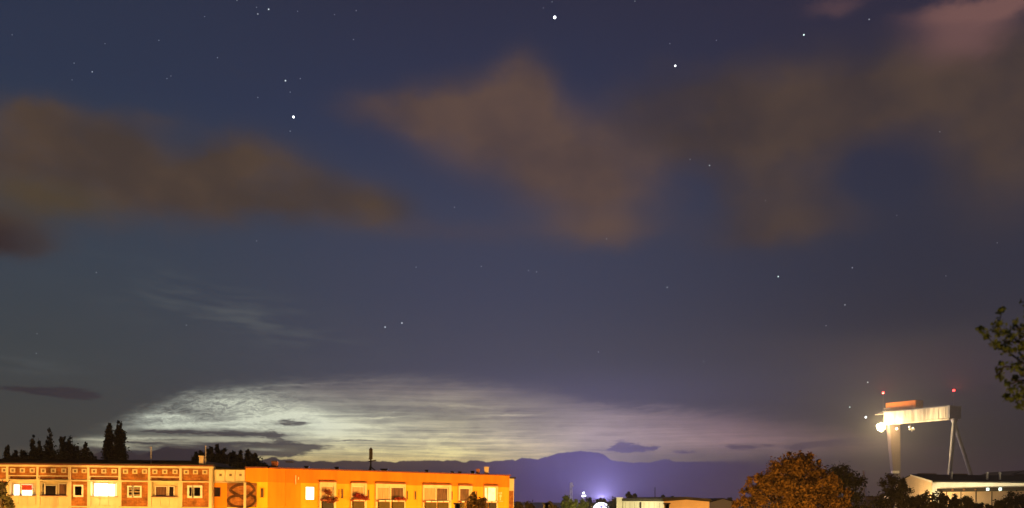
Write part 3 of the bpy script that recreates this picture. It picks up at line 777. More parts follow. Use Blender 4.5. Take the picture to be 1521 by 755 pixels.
# roof furniture of both blocks
def chimney(px0, px1, ytop, ybot, Y, mat, label, cat='chimney', cap=True, name='chimney'):
    a, b = at(px0, ybot, Y), at(px1, ytop, Y)
    o = thing(name, label, cat, ((a.x + b.x) / 2, Y, a.z))
    MB().box(a.x, b.x, Y, Y + (b.x - a.x), a.z - 0.35, b.z - 0.08).build('stack', mt[mat], o)
    MB().box(a.x - 0.05, b.x + 0.05, Y - 0.05, Y + (b.x - a.x) + 0.05, b.z - 0.083, b.z).build('cap', mt['darkmetal' if cap else mat], o)
chimney(295.6, 301.8, 677.2, 691, YL - 0.05, 'chimney', 'cream chimney on the roof at the left of the dark tree clump', cap=False)
chimney(403, 411, 684.6, 696.6, YL + 1.2, 'chimney_red', 'squat brown brick chimney on the left end of the orange roof')
def vent(px, w, ytop, label):
    u, z = onf(px, ytop); p = FR2 @ Vector((u, 3.0, 0))
    s_ = p.y / (P2.y + u * d2.y)
    pp = at(px, ytop, p.y)
    o = thing('roof_vent', label, 'roof vent', (pp.x, p.y, zO + 0.14), 'dark vents along the orange roof')
    hw = w / 2 / F * p.y
    MB().box(pp.x - hw * 0.75, pp.x + hw * 0.75, p.y, p.y + 0.6, zO + 0.1, pp.z - 0.12).build('duct', mt['darkmetal'], o)
    MB().box(pp.x - hw, pp.x + hw, p.y - 0.1, p.y + 0.7, pp.z - 0.118, pp.z).build('cap', mt['darkmetal'], o)
for v_ in ((455.2, 7, 692.4, 'dark roof vent above the glaring leftmost window'), (500.4, 7, 693.6, 'dark roof vent midway between lit window and antenna mast'), (570.5, 11, 696.4, 'wide low dark roof vent right of the antenna mast'),
           (634, 6, 698.0, 'dark boxy roof vent over the broad balcony right of the middle'), (654, 5, 701.6, 'smallest flat roof vent, barely above the roof edge'), (672.2, 6, 700.2, 'left one of two low vents close together'), (683.2, 6, 700.6, 'right one of two low vents close together'), (702, 6, 699.6, 'dark vent just left of the brown chimney')):
    vent(*v_)
def chim2(px0, px1, ytop, mat, label):
    u, z = onf((px0 + px1) / 2, 704); p = FR2 @ Vector((u, 0.4, 0))
    chimney(px0, px1, ytop, 703.5, p.y, mat, label, cap=False)
chim2(707.4, 712.4, 696.6, 'chimney_red', 'dark brown narrow chimney left of the pale one')
chim2(719.4, 725.8, 693.6, 'chimney', 'tall pale chimney near the right end of the orange roof')
def antenna(px, ytop, ybot, Y, label, bars, mat='darkmetal', r=0.05):
    a, b = at(px, ybot, Y), at(px, ytop, Y)
    o = thing('antenna', label, 'antenna', a)
    MB().tube((a.x, Y, a.z - 0.4), (a.x, Y, b.z), r).build('mast', mt[mat], o)
    if bars:
        mb = MB()
        for (x0, y0, x1, y1) in bars:
            mb.tube(at(x0, y0, Y - 0.07), at(x1, y1, Y - 0.07), r * 0.8)
        mb.build('aerial', mt[mat], o)
antenna(224.3, 663.6, 690, YL + 0.8, 'thin reddish antenna pole standing left on the black roof', [(223.2, 665, 225.4, 665)], 'metal', 0.04)
antenna(305.4, 662, 692, YL + 0.1, 'thin pale pole beside the cream chimney', [(304.2, 663, 306.6, 663)], 'metal', 0.05)
p5 = FR2 @ Vector((onf(551, 700)[0], 3.0, 0))
antenna(550.6, 665, 701, p5.y, 'black antenna mast with loops and stays on the orange roof',
        [(549.2, 667, 549.2, 682), (552.6, 667, 552.6, 682), (549.2, 667, 552.6, 667), (549.2, 682, 552.6, 682), (547.6, 685.6, 558.4, 684.0), (547.6, 681.8, 549.4, 681.8), (551, 694, 559, 700.4), (550.6, 690, 548.2, 700)], 'darkmetal', 0.085)

# plants on the balconies
def leaves_mesh(name, blobs, n, size, seed, clump=None, up=0.0, spread=0.34):
    """many leaf-sized quads in clumps spread through the blobs (cx,cy,cz,rx,ry,rz)"""
    rng = np.random.default_rng(seed)
    B = np.array(blobs, float); vol = (B[:, 3] * B[:, 4] * B[:, 5]) ** 0.75; vol /= vol.sum()
    clump = clump or max(6, n // 60)
    bi = rng.choice(len(B), clump, p=vol)
    d = rng.normal(size=(clump, 3)); d /= np.linalg.norm(d, axis=1)[:, None]
    rad = rng.uniform(0.25, 1.0, clump) ** 0.55
    cc_ = B[bi, :3] + d * rad[:, None] * B[bi, 3:]
    cs = B[bi, 3:].min(axis=1) * rng.uniform(0.5, 1.2, clump)
    ci = rng.integers(0, clump, n)
    pos = cc_[ci] + rng.normal(size=(n, 3)) * (cs[ci] * spread)[:, None] * np.array([1, 1, 1.0 + up])
    a = rng.normal(size=(n, 3)); a[:, 2] += up; a /= np.linalg.norm(a, axis=1)[:, None]
    b = np.cross(a, rng.normal(size=(n, 3))); b /= np.linalg.norm(b, axis=1)[:, None]
    s = size * rng.uniform(0.55, 1.25, n)
    a *= s[:, None]; b *= (s * 0.55)[:, None]
    V = np.stack([pos - a, pos + b * 0.9, pos + a, pos - b * 0.9], 1).reshape(-1, 3)
    Fc = np.arange(n * 4).reshape(-1, 4)
    me = bpy.data.meshes.new(name)
    me.from_pydata(V.tolist(), [], Fc.tolist()); me.update()
    return me
def link_mesh(name, me, mat, parent):
    if not me.materials: me.materials.append(mat)
    o = bpy.data.objects.new(name, me); COL.objects.link(o); o.parent = parent; return o
def flower_box(x0, x1, ysill, blobs_px, mat, n, label):
    a, b, c, d = RF(x0, ysill - 0.6, x1, ysill + 1.6)
    base = FR2 @ Vector(((a + b) / 2, -0.55, c))
    o = thing('flower_box', label, 'flower box', base, 'flower boxes on the balconies')
    MB(FR2).box(a, b, -0.68, -0.425, c, d).build('trough', mt['sill'], o)
    bl = []
    for (px, py, rx, ry) in blobs_px:
        u, z = onf(px, py); p = FR2 @ Vector((u, -0.6, 0)); k = p.y / F
        bl.append((p.x - base.x, p.y - base.y, z - base.z, rx * k, 0.22, ry * k))
    link_mesh('flowers', leaves_mesh('flowers', bl, n, 0.11, x0.__hash__() % 97, clump=n // 12), mt[mat], o)
flower_box(475, 499, 743, [(484, 731.5, 4.2, 5), (479.5, 728, 2, 3), (484, 743, 6, 5), (494, 742, 5, 5), (488, 745, 7, 3)], 'flower2', 900, 'flower box overflowing with brown red plants under the left balcony window')
flower_box(521, 545, 741.6, [(527, 737, 4.5, 3), (534, 738.5, 6, 3), (540, 740, 4, 2), (526, 735, 3, 2)], 'flower', 800, 'flower box full of red flowers on the second balcony')
flower_box(583, 600, 742.4, [(587, 741, 5, 1.5), (595, 741, 4, 1.6)], 'flower', 300, 'low flower box with dark red plants on the broad balcony')

# ------------------------------------------------------------------ trees
def tree(name, label, cat, px, ytop, Y, blobs_px, mat, n, leaf, seed, group=None, up=0.0, trunk_r=0.25, spread=0.34, clump=None, limbs=True, zmin=None, ydepth=0.8):
    base = at(px, ytop, Y); base.z = 0
    o = thing(name, label, cat, base, group)
    bl = []
    for (bx_, by_, rx, ry) in blobs_px:
        p = at(bx_, by_, Y); k = Y / F
        bl.append((p.x - base.x, 0.0, p.z, rx * k, rx * k * ydepth, ry * k))
    rng = random.Random(seed)
    zt = max(b[2] for b in bl)
    mb = MB(Matrix.Translation(base))
    z0 = min(b[2] - b[5] for b in bl)
    lean = [0, 0]; prev = Vector((0, 0, 0)); steps = 6
    pts = [Vector((rng.uniform(-.2, .2) * i / 2, rng.uniform(-.2, .2) * i / 2, zt * i / steps)) for i in range(steps + 1)]
    pts[0] = Vector((0, 0, -0.1))
    for i in range(steps):
        mb.tube(pts[i], pts[i + 1], trunk_r * (1 - 0.85 * i / steps), trunk_r * (1 - 0.85 * (i + 1) / steps), 7)
    if limbs:
        for b in bl:
            h = max(2.0, min(zt * 0.9, b[2] - abs(b[0]) * 0.7 - b[5] * 0.4))
            st = Vector((0, 0, h)); en = Vector((b[0], b[1] + rng.uniform(-1, 1) * b[4] * 0.5, b[2]))
            mid = (st + en) / 2 + Vector((0, 0, 0.15 * (en - st).length))
            mb.tube(st, mid, trunk_r * 0.42, trunk_r * 0.28, 6); mb.tube(mid, en, trunk_r * 0.28, trunk_r * 0.1, 6)
    mb.build('trunk', mt['bark'], o)
    link_mesh('crown', leaves_mesh('crown', bl, n, leaf, seed, clump, up, spread), mt[mat], o)
    return o
def spire(px, ytop, hw, ybot=700, k=7):
    """overlapping blobs of an upright crown, px"""
    out = []
    h = (ybot - ytop) / k
    for i in range(k):
        t = i / (k - 1)
        y = ytop + (ybot - ytop) * (0.10 + 0.9 * t)
        out.append((px + (-1) ** i * hw * 0.10, y, hw * (0.34 + 0.62 * min(1, t * 1.5)), h * 1.25))
    out.append((px + hw * 0.5, ybot - (ybot - ytop) * 0.28, hw * 1.35, (ybot - ytop) * 0.24))
    return out
gp = 'dark trees behind the flat black roof'
for i, (px, yt, hw, lb) in enumerate([(11, 664, 6, 'low dark tree at the far left picture edge behind the roof'), (24, 668, 5, 'faint thin dark tree second from the left edge'), (36, 666, 7, 'bushy dark tree at the foot of the first tall spire'),
        (49, 649, 5.5, 'tall dark spire, first of the left clump behind the roof'), (58, 645, 4, 'thin sparse dark spire between two thicker ones'), (73, 641, 8, 'tallest dark tree of the left clump behind the roof'),
        (93, 645, 6, 'dark tree with feathery tip right of the tallest of the clump'), (105, 643, 8, 'broad dark tree with ragged right side, right end of the tall ones'), (115, 661, 5, 'short dark tree right of the ragged broad one'), (127, 660, 6, 'small dark tree with a pointed top near the clump right end'), (136, 671, 5, 'lowest bush at the right end of the left clump')]):
    tree('dark_tree', lb, 'tree', px, yt, 165 + 3 * (i % 3), spire(px, yt, hw, 698), 'leaf_dark', 3200, 0.28, 100 + i, gp, up=0.5, clump=90, spread=0.42, limbs=False, trunk_r=0.18)
tree('poplar_tree', 'shorter left one of two dark columnar poplars side by side', 'tree', 162, 630, 160, [(162, 637, 2.6, 8), (161.6, 646, 5.0, 9), (162.4, 656, 6.2, 10), (161.4, 667, 6.2, 10), (162.2, 678, 6.6, 10), (162, 692, 7, 12)], 'leaf_dark', 5500, 0.26, 131, 'pair of poplars', up=0.8, clump=200, spread=0.4, limbs=False)
tree('poplar_tree', 'taller right one of two dark columnar poplars side by side', 'tree', 177, 625, 160, [(177.4, 631, 3.0, 7), (176.6, 639, 4.6, 8), (178, 647, 6.6, 9), (177, 657, 6.2, 10), (177.6, 668, 6.8, 10), (178.4, 680, 8.6, 10), (178, 692, 9, 12)], 'leaf_dark', 6500, 0.26, 132, 'pair of poplars', up=0.8, clump=220, spread=0.4, limbs=False)
gp2 = 'dark trees behind the chimney and pole'
for i, (px, yt, hw, lb) in enumerate([(291, 673, 7, 'low dark tree left of the cream chimney'), (300, 665, 8, 'dark tree directly behind the cream chimney'), (312, 661, 8, 'dark tree behind the pale pole, tallest of its clump'), (322, 660, 7, 'pointed dark tree right of the pale pole'), (331, 667, 8, 'rounded dark tree before the bright gap'), (346, 667, 8, 'dark tree right of the bright gap in the clump'), (356, 672, 7, 'middle dark tree of the right half of the clump'), (369, 667, 8, 'last tall dark tree before the clump falls away'), (379, 676, 8, 'low sloping dark tree at the right end of the clump'), (391, 688, 8, 'tiny dark bush beside the squat brick chimney')]):
    tree('dark_tree', lb, 'tree', px, yt, 150 + 3 * (i % 3), spire(px, yt, hw, 704), 'leaf_dark', 3200, 0.26, 160 + i, gp2, up=0.5, clump=90, spread=0.42, limbs=False, trunk_r=0.18)

tree('small_tree', 'brown lit treetop in front of the left balconies at the picture edge', 'tree', 3, 716, 84, [(2, 724, 7, 10), (3, 740, 11, 16), (-8, 730, 12, 16), (11, 718, 3, 6), (6, 758, 12, 14), (15, 713, 2, 3)], 'leaf_mid', 2600, 0.16, 201)
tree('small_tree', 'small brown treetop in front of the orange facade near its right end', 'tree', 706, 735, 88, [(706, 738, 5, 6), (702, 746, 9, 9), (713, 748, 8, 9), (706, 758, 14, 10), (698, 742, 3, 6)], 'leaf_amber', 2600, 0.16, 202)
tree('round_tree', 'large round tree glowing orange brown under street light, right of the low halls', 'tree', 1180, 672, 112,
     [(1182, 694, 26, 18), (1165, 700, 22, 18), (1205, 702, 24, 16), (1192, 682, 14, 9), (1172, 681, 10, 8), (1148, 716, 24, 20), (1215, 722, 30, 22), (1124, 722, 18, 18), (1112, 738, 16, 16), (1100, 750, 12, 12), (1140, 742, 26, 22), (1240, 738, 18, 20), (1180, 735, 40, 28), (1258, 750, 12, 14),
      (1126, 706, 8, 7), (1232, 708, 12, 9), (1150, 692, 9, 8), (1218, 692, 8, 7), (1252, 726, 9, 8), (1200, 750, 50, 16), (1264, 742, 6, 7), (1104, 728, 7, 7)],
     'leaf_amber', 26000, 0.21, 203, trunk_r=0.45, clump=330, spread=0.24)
tree('dark_tree', 'dark tree half hidden behind the right side of the large orange tree', 'tree', 1256, 690, 150, [(1252, 708, 22, 16), (1268, 716, 14, 18), (1240, 716, 18, 18), (1262, 738, 22, 26), (1250, 697, 10, 6)], 'leaf_dark', 5000, 0.26, 204)
tree('broad_tree', 'dark tree in front of the crane leg at the left of the lit hall', 'tree', 1327, 703, 190, [(1328, 712, 12, 10), (1320, 722, 12, 16), (1335, 726, 12, 18), (1313, 740, 14, 14), (1330, 745, 18, 14)], 'leaf_mid', 3800, 0.28, 205)
tree('broad_tree', 'thin leafy tree overlapping the gable of the big lit hall', 'tree', 1345, 714, 180, [(1344, 722, 8, 9), (1341, 733, 9, 12), (1349, 738, 8, 14), (1346, 750, 16, 10)], 'leaf_mid', 1500, 0.26, 206, spread=0.3)
dk_list = [(1292, 742, 14, 'dark bush below the whitish mast at right'), (1308, 741, 13, 'dark bush in front of the low flat shed'), (1363, 735, 10, 'dark bush at the foot of the hall gable, left of the taller ones'), (1378, 729, 13, 'dark tree before the hall corner, left of the canopy'), (1396, 729, 12, 'dark tree under the left end of the canopy'),
           (1418, 733, 12, 'dark tree below the canopy, just left of the bare gap'), (1436, 737, 9, 'small dark tree below the canopy with an open top'), (1452, 744, 8, 'thin dark sapling against the lit lower wall'), (1468, 749, 7, 'low dark bush beneath the two lit windows'),
           (1488, 740, 10, 'dark tree left of the biggest one at the right edge'), (1503, 728, 15, 'biggest dark tree at the bottom right, against the lit wall'), (1522, 734, 10, 'dark tree cut by the right picture edge')]
for i, (px, yt, hw, lb) in enumerate(dk_list):
    tree('dark_tree', lb, 'tree', px, yt, 170 + (i % 3) * 4, [(px, yt + hw * 0.7, hw * 0.8, hw * 0.6), (px - hw * 0.5, yt + hw * 1.4, hw * 0.8, hw), (px + hw * 0.5, yt + hw * 1.5, hw * 0.8, hw), (px, yt + hw * 2.2, hw, hw)],
         'leaf_dark' if i % 3 else 'leaf_mid', 1700, 0.26, 210 + i, 'dark trees along the bottom right', trunk_r=0.2)
for i, (px, yt, hw, m_, Y, lb) in enumerate([(772, 744, 7, 'leaf_mid', 130, 'brown bush just right of the orange block end'), (786, 748, 8, 'leaf_mid', 130, 'low brown bush between the orange block and the lamp'), (816, 744, 7, 'leaf_mid', 120, 'reddish lit shrub behind the dark lamp head'), (825, 749, 7, 'leaf_mid', 118, 'low reddish shrub right of the dark lamp head'),
        (841, 738, 7, 'leaf_green', 230, 'pointed yellow green tree left of the lattice mast'), (852, 743, 9, 'leaf_green', 230, 'yellow green tree at the foot of the lattice mast'), (866, 743, 9, 'leaf_green', 235, 'broad yellow green tree below the small white lamps'),
        (874, 740, 7, 'leaf_dark', 300, 'dark tree right of the small white lamps'), (886, 742, 8, 'leaf_dark', 420, 'dark treetop behind the bright dome, its left side'), (894, 738, 6, 'leaf_dark', 430, 'pointed dark treetop directly above the bright dome'), (903, 744, 7, 'leaf_dark', 420, 'low dark treetop behind the right of the bright dome'), (912, 741, 8, 'leaf_dark', 300, 'dark tree between the bright dome and the white pillar'),
        (934, 732, 3, 'leaf_dark', 300, 'small treetop behind the hall roof, left of the other two'), (942, 733, 3, 'leaf_dark', 300, 'small feathery treetop behind the hall roof beside the first'), (985, 736, 3, 'leaf_dark', 320, 'tiny treetop behind the hall roof right of the thin pole'), (998, 737, 3, 'leaf_dark', 320, 'tiny treetop above the peach gable'), (1084, 739, 4, 'leaf_dark', 260, 'dark treetop between the small gable and the orange tree')]):
    tree('background_tree', lb, 'tree', px, yt, Y, [(px, yt + hw * 0.8, hw * 0.7, hw * 0.8), (px - hw * 0.4, yt + hw * 1.8, hw * 0.8, hw), (px + hw * 0.5, yt + hw * 2, hw * 0.8, hw)],
         m_, 1300, 0.2 + Y * 0.0006, 240 + i, 'small trees on the skyline', trunk_r=0.15, up=0.3)

# branch of a near tree reaching into the picture at the right
YN = 10.0
base = at(1640, 700, YN); base.z = 0
near = thing('near_tree', 'leafy yellow green branch of a near tree reaching in at the right edge', 'tree', base)
mb = MB()
zz = at(1640, 300, YN).z
mb.tube(base, (base.x, base.y, zz * 0.7), 0.14, 0.1, 10).tube((base.x, base.y, zz * 0.7), (base.x + 0.1, base.y, zz), 0.1, 0.05, 8)
mb.build('trunk', mt['bark'], near)
twigs = [[(1640, 640), (1580, 560), (1530, 515), (1500, 500), (1484, 488), (1487, 462)], [(1580, 560), (1520, 540), (1500, 525), (1478, 512), (1456, 490)], [(1600, 590), (1530, 565), (1505, 545), (1490, 545), (1484, 556), (1487, 566)],
         [(1600, 600), (1540, 590), (1510, 590), (1494, 592)], [(1560, 530), (1530, 490), (1512, 488), (1508, 478)], [(1600, 600), (1560, 605), (1525, 606), (1508, 598)], [(1600, 560), (1560, 500), (1545, 470)], [(1530, 515), (1510, 508), (1490, 506)], [(1530, 565), (1512, 566), (1498, 572)]]
lv, tw = [], MB()
rn = random.Random(5)
for T in twigs:
    q = [at(x, y, YN + rn.uniform(-0.5, 0.5) * 0.25) for x, y in T]
    for i in range(len(q) - 1):
        r0 = 0.012 * (1 - i / len(q)) + 0.001; r1 = 0.012 * (1 - (i + 1) / len(q)) + 0.002
        tw.tube(q[i], q[i + 1], r0, r1, 6)
tw.build('limb', mt['bark'], near)
for (x, y, s_) in [(1487, 464, 4), (1489, 459, 3), (1478, 490, 5), (1482, 480, 5), (1484, 498, 6), (1492, 492, 5), (1456, 487, 4), (1460, 494, 5), (1466, 500, 4), (1474, 510, 5), (1482, 512, 6), (1490, 517, 6), (1497, 508, 6), (1502, 500, 5), (1507, 486, 4), (1509, 478, 3), (1514, 498, 6),
                   (1518, 488, 5), (1518, 510, 6), (1512, 518, 6), (1504, 520, 5), (1496, 519, 5), (1512, 540, 6), (1519, 530, 6), (1505, 546, 5), (1520, 550, 7), (1488, 540, 3.5), (1484, 549, 4), (1483, 558, 5), (1487, 563, 4), (1497, 570, 4), (1508, 562, 5), (1515, 572, 6), (1503, 580, 5), (1494, 588, 4), (1502, 594, 5), (1513, 590, 6), (1520, 598, 6), (1521, 580, 7), (1512, 604, 3)] + \
                  [(rn.uniform(1530, 1640), rn.uniform(440, 600), 13) for _ in range(60)] + [(rn.uniform(1620, 1800), rn.uniform(330, 560), 20) for _ in range(60)]:
    p = at(x, y, YN + rn.uniform(-0.2, 0.2)); k = YN / F
    lv.append((p.x - base.x, p.y - base.y, p.z, s_ * k * 1.0, s_ * k * 1.5, s_ * k * 0.9))
n_cl = len(lv)
rng = np.random.default_rng(9)
V, Fc = [], []
for b in lv:
    m_ = int(16 + 3.2 * (b[3] / YN * F))
    for _ in range(m_):
        p = np.array(b[:3]) + rng.normal(size=3) * np.array(b[3:]) * 0.55
        a = rng.normal(size=3) + np.array([0, 0, -0.6]); a /= np.linalg.norm(a)
        c_ = np.cross(a, rng.normal(size=3)); c_ /= np.linalg.norm(c_)
        L = rng.uniform(0.014, 0.027); w_ = L * 0.55
        i0 = len(V)
        V += [p - a * L, p - a * L * 0.3 + c_ * w_, p + a * L * 0.3 + c_ * w_ * 0.8, p + a * L * 1.1, p + a * L * 0.3 - c_ * w_ * 0.8, p - a * L * 0.3 - c_ * w_]
        Fc.append([i0 + j for j in range(6)])
me = bpy.data.meshes.new('crown'); me.from_pydata([tuple(v) for v in V], [], Fc); me.update()
link_mesh('crown', me, mt['leaf_green'], near)

# ------------------------------------------------------------------ low halls
def gable_hall(name, label, org, yaw, w, l, eave, ridge, m_gable, m_side, over=0.35, t=0.22):
    fr = Matrix.Translation((org[0], org[1], 0)) @ Matrix.Rotation(yaw, 4, 'Z')
    o = thing(name, label, 'hall', (org[0], org[1], 0))
    MB(fr).prism([(0, 0), (w, 0), (w, eave), (w / 2, ridge), (0, eave)], 0.0, 0.2).build('gable_wall', mt[m_gable], o)
    MB(fr).box(0.003, 0.2, 0.203, l, 0, eave).build('side_wall', mt[m_side], o)
    MB(fr).box(w - 0.2, w - 0.003, 0.203, l, 0, eave).build('side_wall', mt[m_side], o)
    MB(fr).prism([(0, 0), (w, 0), (w, eave), (w / 2, ridge), (0, eave)], l + 0.003, l + 0.2).build('gable_wall', mt[m_gable], o)
    s = (ridge - eave) / (w / 2)
    MB(fr).prism([(-over, eave - over * s + 0.02), (w / 2, ridge + 0.02), (w + over, eave - over * s + 0.02), (w + over, eave - over * s + 0.02 + t), (w / 2, ridge + 0.02 + t), (-over, eave - over * s + 0.02 + t)], -over * 0.5, l + 0.4).build('roof', mt['roof'], o)
    return o, fr
zt = lambda px, py, Y: at(px, py, Y).z
g0 = at(986, 745, 200); yawh = math.atan2(6.6, 30)
h1, f1 = gable_hall('storage_hall', 'low hall with pale side wall, peach gable and dark roof left of the orange tree', (g0.x, g0.y), yawh, 10.8, 31, zt(986, 744.8, 200), zt(1021, 742.6, 203), 'orange_hall', 'white_hall', t=0.62)
mb = MB(f1)
for i in range(9):
    mb.box(-0.03, 0.0, 2.5 + i * 3.2, 2.55 + i * 3.2, 0, zt(986, 744.8, 200) - 0.3)
mb.build('panel_joints', mt['darkmetal'], h1)
MB(f1).box(-0.09, 0.0, 14, 14.9, 0, zt(986, 744.8, 200) - 0.2).build('downpipe', mt['darkmetal'], h1)
pw = at(921, 745, 226)
pil = thing('pillar', 'white lit square pillar at the left end of the low hall', 'pillar', (pw.x, 226, 0))
MB().box(at(916.4, 745, 226).x, at(924.6, 745, 226).x, 226, 227.4, 0, zt(920, 740, 226)).build('shaft', mt['white_hall'], pil)
MB().box(at(915.8, 745, 226).x, at(925.2, 745, 226).x, 225.9, 227.5, zt(920, 740, 226), zt(920, 739, 226)).build('cap', mt['frame'], pil)
gb = at(1055, 745, 235)
h2, f2 = gable_hall('storage_hall', 'small pale gabled hall between the peach gable and the orange tree', (gb.x, 235), 0.02, 6.6, 25, zt(1056, 746.4, 235), zt(1073, 741.4, 235), 'white_hall', 'white_hall')
# big lit hall on the right
gc = at(1385, 730, 300)
eR, rRdg = zt(1390, 716.4, 300), zt(1440, 707.6, 314)
fbh = Matrix.Translation((gc.x, 300, 0)) @ Matrix.Rotation(R(1.5), 4, 'Z')
bh = thing('shipyard_hall', 'big pale hall with dark roof and long canopy below the crane', 'hall', (gc.x, 300, 0))
LW, DW = 120, 27
MB(fbh).box(0.0, LW, 0.0, 0.3, 0, eR).build('long_wall', mt['white_hall'], bh)
MB(fbh).prism([(0, 0), (DW, 0), (DW, eR), (DW * 0.55, rRdg), (0, eR)], -0.3, -0.003, 'x').build('gable_wall', mt['orange_hall'], bh)
MB(fbh).prism([(-0.5, eR + 0.02), (DW * 0.55, rRdg + 0.05), (DW + 0.5, eR), (DW + 0.5, eR + 0.4), (DW * 0.55, rRdg + 0.5), (-0.5, eR + 0.42)], -0.25, LW + 0.5, 'x').build('roof', mt['roof'], bh)
MB(fbh).prism([(-0.6, eR - 0.15), (DW * 0.55, rRdg + 0.02), (DW * 0.55, rRdg + 0.5), (-0.6, eR + 0.4)], -0.55, -0.303, 'x').build('verge_board', mt['frame'], bh)
rl = MB(fbh)
for x, l in ((2, 12), (14, 10), (36, 16), (66, 14), (90, 12)):
    rl.box(x, x + l * 0.55, DW * 0.55 - 0.3, DW * 0.55 + 0.3, rRdg + 0.5, rRdg + 0.9)
rl.build('ridge_light', mt['crane_leg'], bh)
for x in (8.4, 20.5, 24.8, 36.0):
    t = MB(fbh); t.tube((x, 4, eR + 0.5), (x, 4, eR + 3.2), 0.35, 0.35, 10); t.ball((x, 4, eR + 3.3), 0.5, 2)
    t.build('roof_ventilator', mt['metal'], bh)
# canopy and annex in front
c0, c3 = at(1397, 730, 297.0), at(1530, 724, 258)
an = thing('annex', 'low annex with dark canopy edge and two greenish lit windows', 'building', (c0.x, c0.y, 0))
ang = math.atan2(c3.y - c0.y, c3.x - c0.x); fa = Matrix.Translation((c0.x, c0.y, 0)) @ Matrix.Rotation(ang, 4, 'Z')
la = (Vector((c3.x, c3.y)) - Vector((c0.x, c0.y))).length + 14
zc = zt(1397, 731.2, 297); zc2 = zt(1521, 725.2, 260)
MB(fa).box(0, la, 0.0, 0.3, 0, zc + 0.05).build('wall', mt['orange_hall'], an)
MB(fa).prism([(0, 0), (la, 0), (la, 40), (0, 2)], zc + 1.22, zc + 1.5, 'z').build('roof', mt['roof'], an)
MB(fa).box(-0.6, la, -0.9, 0.5, zc + 0.06, zc + 1.2).build('canopy_edge', mt['darkmetal'], an)
MB(fa).box(-0.6, la, -1.0, 0.6, zc + 1.203, zc + 1.38).build('canopy_trim', mt['frame'], an)
uf = lambda px: (lambda d: (d.x * c0.y - c0.x) / (math.cos(ang) - d.x * math.sin(ang)))(ray(px, 726))
lw_ = glow('greenish_lamp', (0.75, 1.0, 0.85), 2.4)
for px in (1471.4, 1490.0):
    u = uf(px)
    MB(fa).box(u - 0.55, u + 0.55, -1.06, -0.9, zc + 0.25, zc + 1.05).build('lit_window', lw_, an)
am_ = material('dull_amber_panel', (0.3, 0.13, 0.05), 0.6)
for px in (1419, 1436, 1453):
    u = uf(px); MB(fa).box(u - 0.5, u + 0.5, -1.0, -0.9, zc + 0.4, zc + 0.85).build('sign_panel', am_, an)
for k in range(7):
    MB(fa).box(3 + k * 7, 3.25 + k * 7, -0.12, -0.003, 0, zc).build('post', mt['darkmetal'], an)
# far gable and low shed
gf = at(1496, 720, 430)
h3, f3 = gable_hall('far_hall', 'grey brown gable rising behind the big hall at the right edge', (gf.x, 430), 0.03, 16, 30, zt(1497, 708.2, 430), zt(1521, 699.6, 430), 'grey_hall', 'grey_hall')
sA, sB = at(1287, 739, 262), at(1320, 737, 262)
sh = thing('low_shed', 'low flat roofed shed with a lit corner, beneath the whitish mast', 'shed', (sA.x, 262, 0))
MB().box(sA.x, sB.x, 262, 270, 0, sA.z).build('wall', mt['grey_hall'], sh)
MB().box(sA.x - 0.4, sB.x + 0.2, 261.6, 270.3, sA.z + 0.003, sA.z + 0.35).build('roof', mt['crane_leg'], sh)
MB().box(at(1312, 738, 262).x, at(1319, 738, 262).x, 261.3, 261.58, sA.z - 0.2, sA.z + 0.36).build('lit_roof_end', glow('painted_roof_light', (1.0, 0.6, 0.3), 0.9), sh)  # lit roof end put in as a glowing strip, no lamp there

# masts
def mast(name, label, px0, y0, px1, y1, Y, r, mat, cross=()):
    a, b = at(px0, y0, Y), at(px1, y1, Y); b.y = a.y
    o = thing(name, label, 'mast', (a.x, Y, 0))
    m_ = MB()
    g = Vector((a.x, Y, 0)); n = 4
    for sx_, sy_ in ((-1, -1), (1, -1), (1, 1), (-1, 1)):
        m_.tube(g + Vector((sx_ * r * 1.3, sy_ * r * 1.3, 0)), b + Vector((sx_ * r * 0.6, sy_ * r * 0.6, 0)), r * 0.42, r * 0.32, 5)
    H = b.z; k = max(6, int(H / (r * 4)))
    for i in range(k):
        t0, t1 = i / k, (i + 1) / k
        p, q = g.lerp(b, t0), g.lerp(b, t1)
        s0, s1 = r * (1.3 - 0.7 * t0), r * (1.3 - 0.7 * t1)
        m_.tube(p + Vector((-s0, -s0, 0)), q + Vector((s1, -s1, 0)), r * 0.2, n=4); m_.tube(p + Vector((s0, s0, 0)), q + Vector((-s1, s1, 0)), r * 0.2, n=4)
    m_.build('lattice', mt[mat], o)
    if cross:
        c_ = MB()
        for (xa, ya, xb, yb) in cross: c_.tube(at(xa, ya, Y), at(xb, yb, Y), r * 0.7, n=6)
        c_.build('aerial', mt[mat], o)
    return o
mt['pale_mast'] = material('pale_lattice', (0.55, 0.5, 0.52), 0.6, 0.1, 1)
mast('lattice_mast', 'pale lattice mast left of the violet glow', 850, 747, 848, 718, 300, 0.42, 'pale_mast', [(847.2, 717.6, 850.6, 718.6), (849, 720, 851.6, 723)])
mast('lattice_mast', 'thin whitish leaning mast left of the lit hall', 1286, 737, 1282.6, 699.5, 250, 0.22, 'pale_mast', [(1281.8, 699, 1283.4, 704)])
mast('lattice_mast', 'thin dark pole on the low hall roof', 973.4, 742, 973, 724, 215, 0.1, 'darkmetal')
pm = at(867, 750, 290)
fm = thing('lamp_mast', 'three small white floodlights on a pole above the yellow green trees', 'lamp', (pm.x, 290, 0))
MB().tube((pm.x, 290, 0), at(867.4, 733, 290), 0.16, 0.1).build('pole', mt['metal'], fm)
wl = glow('white_floodlight', (0.9, 0.9, 1.0), 2.2)
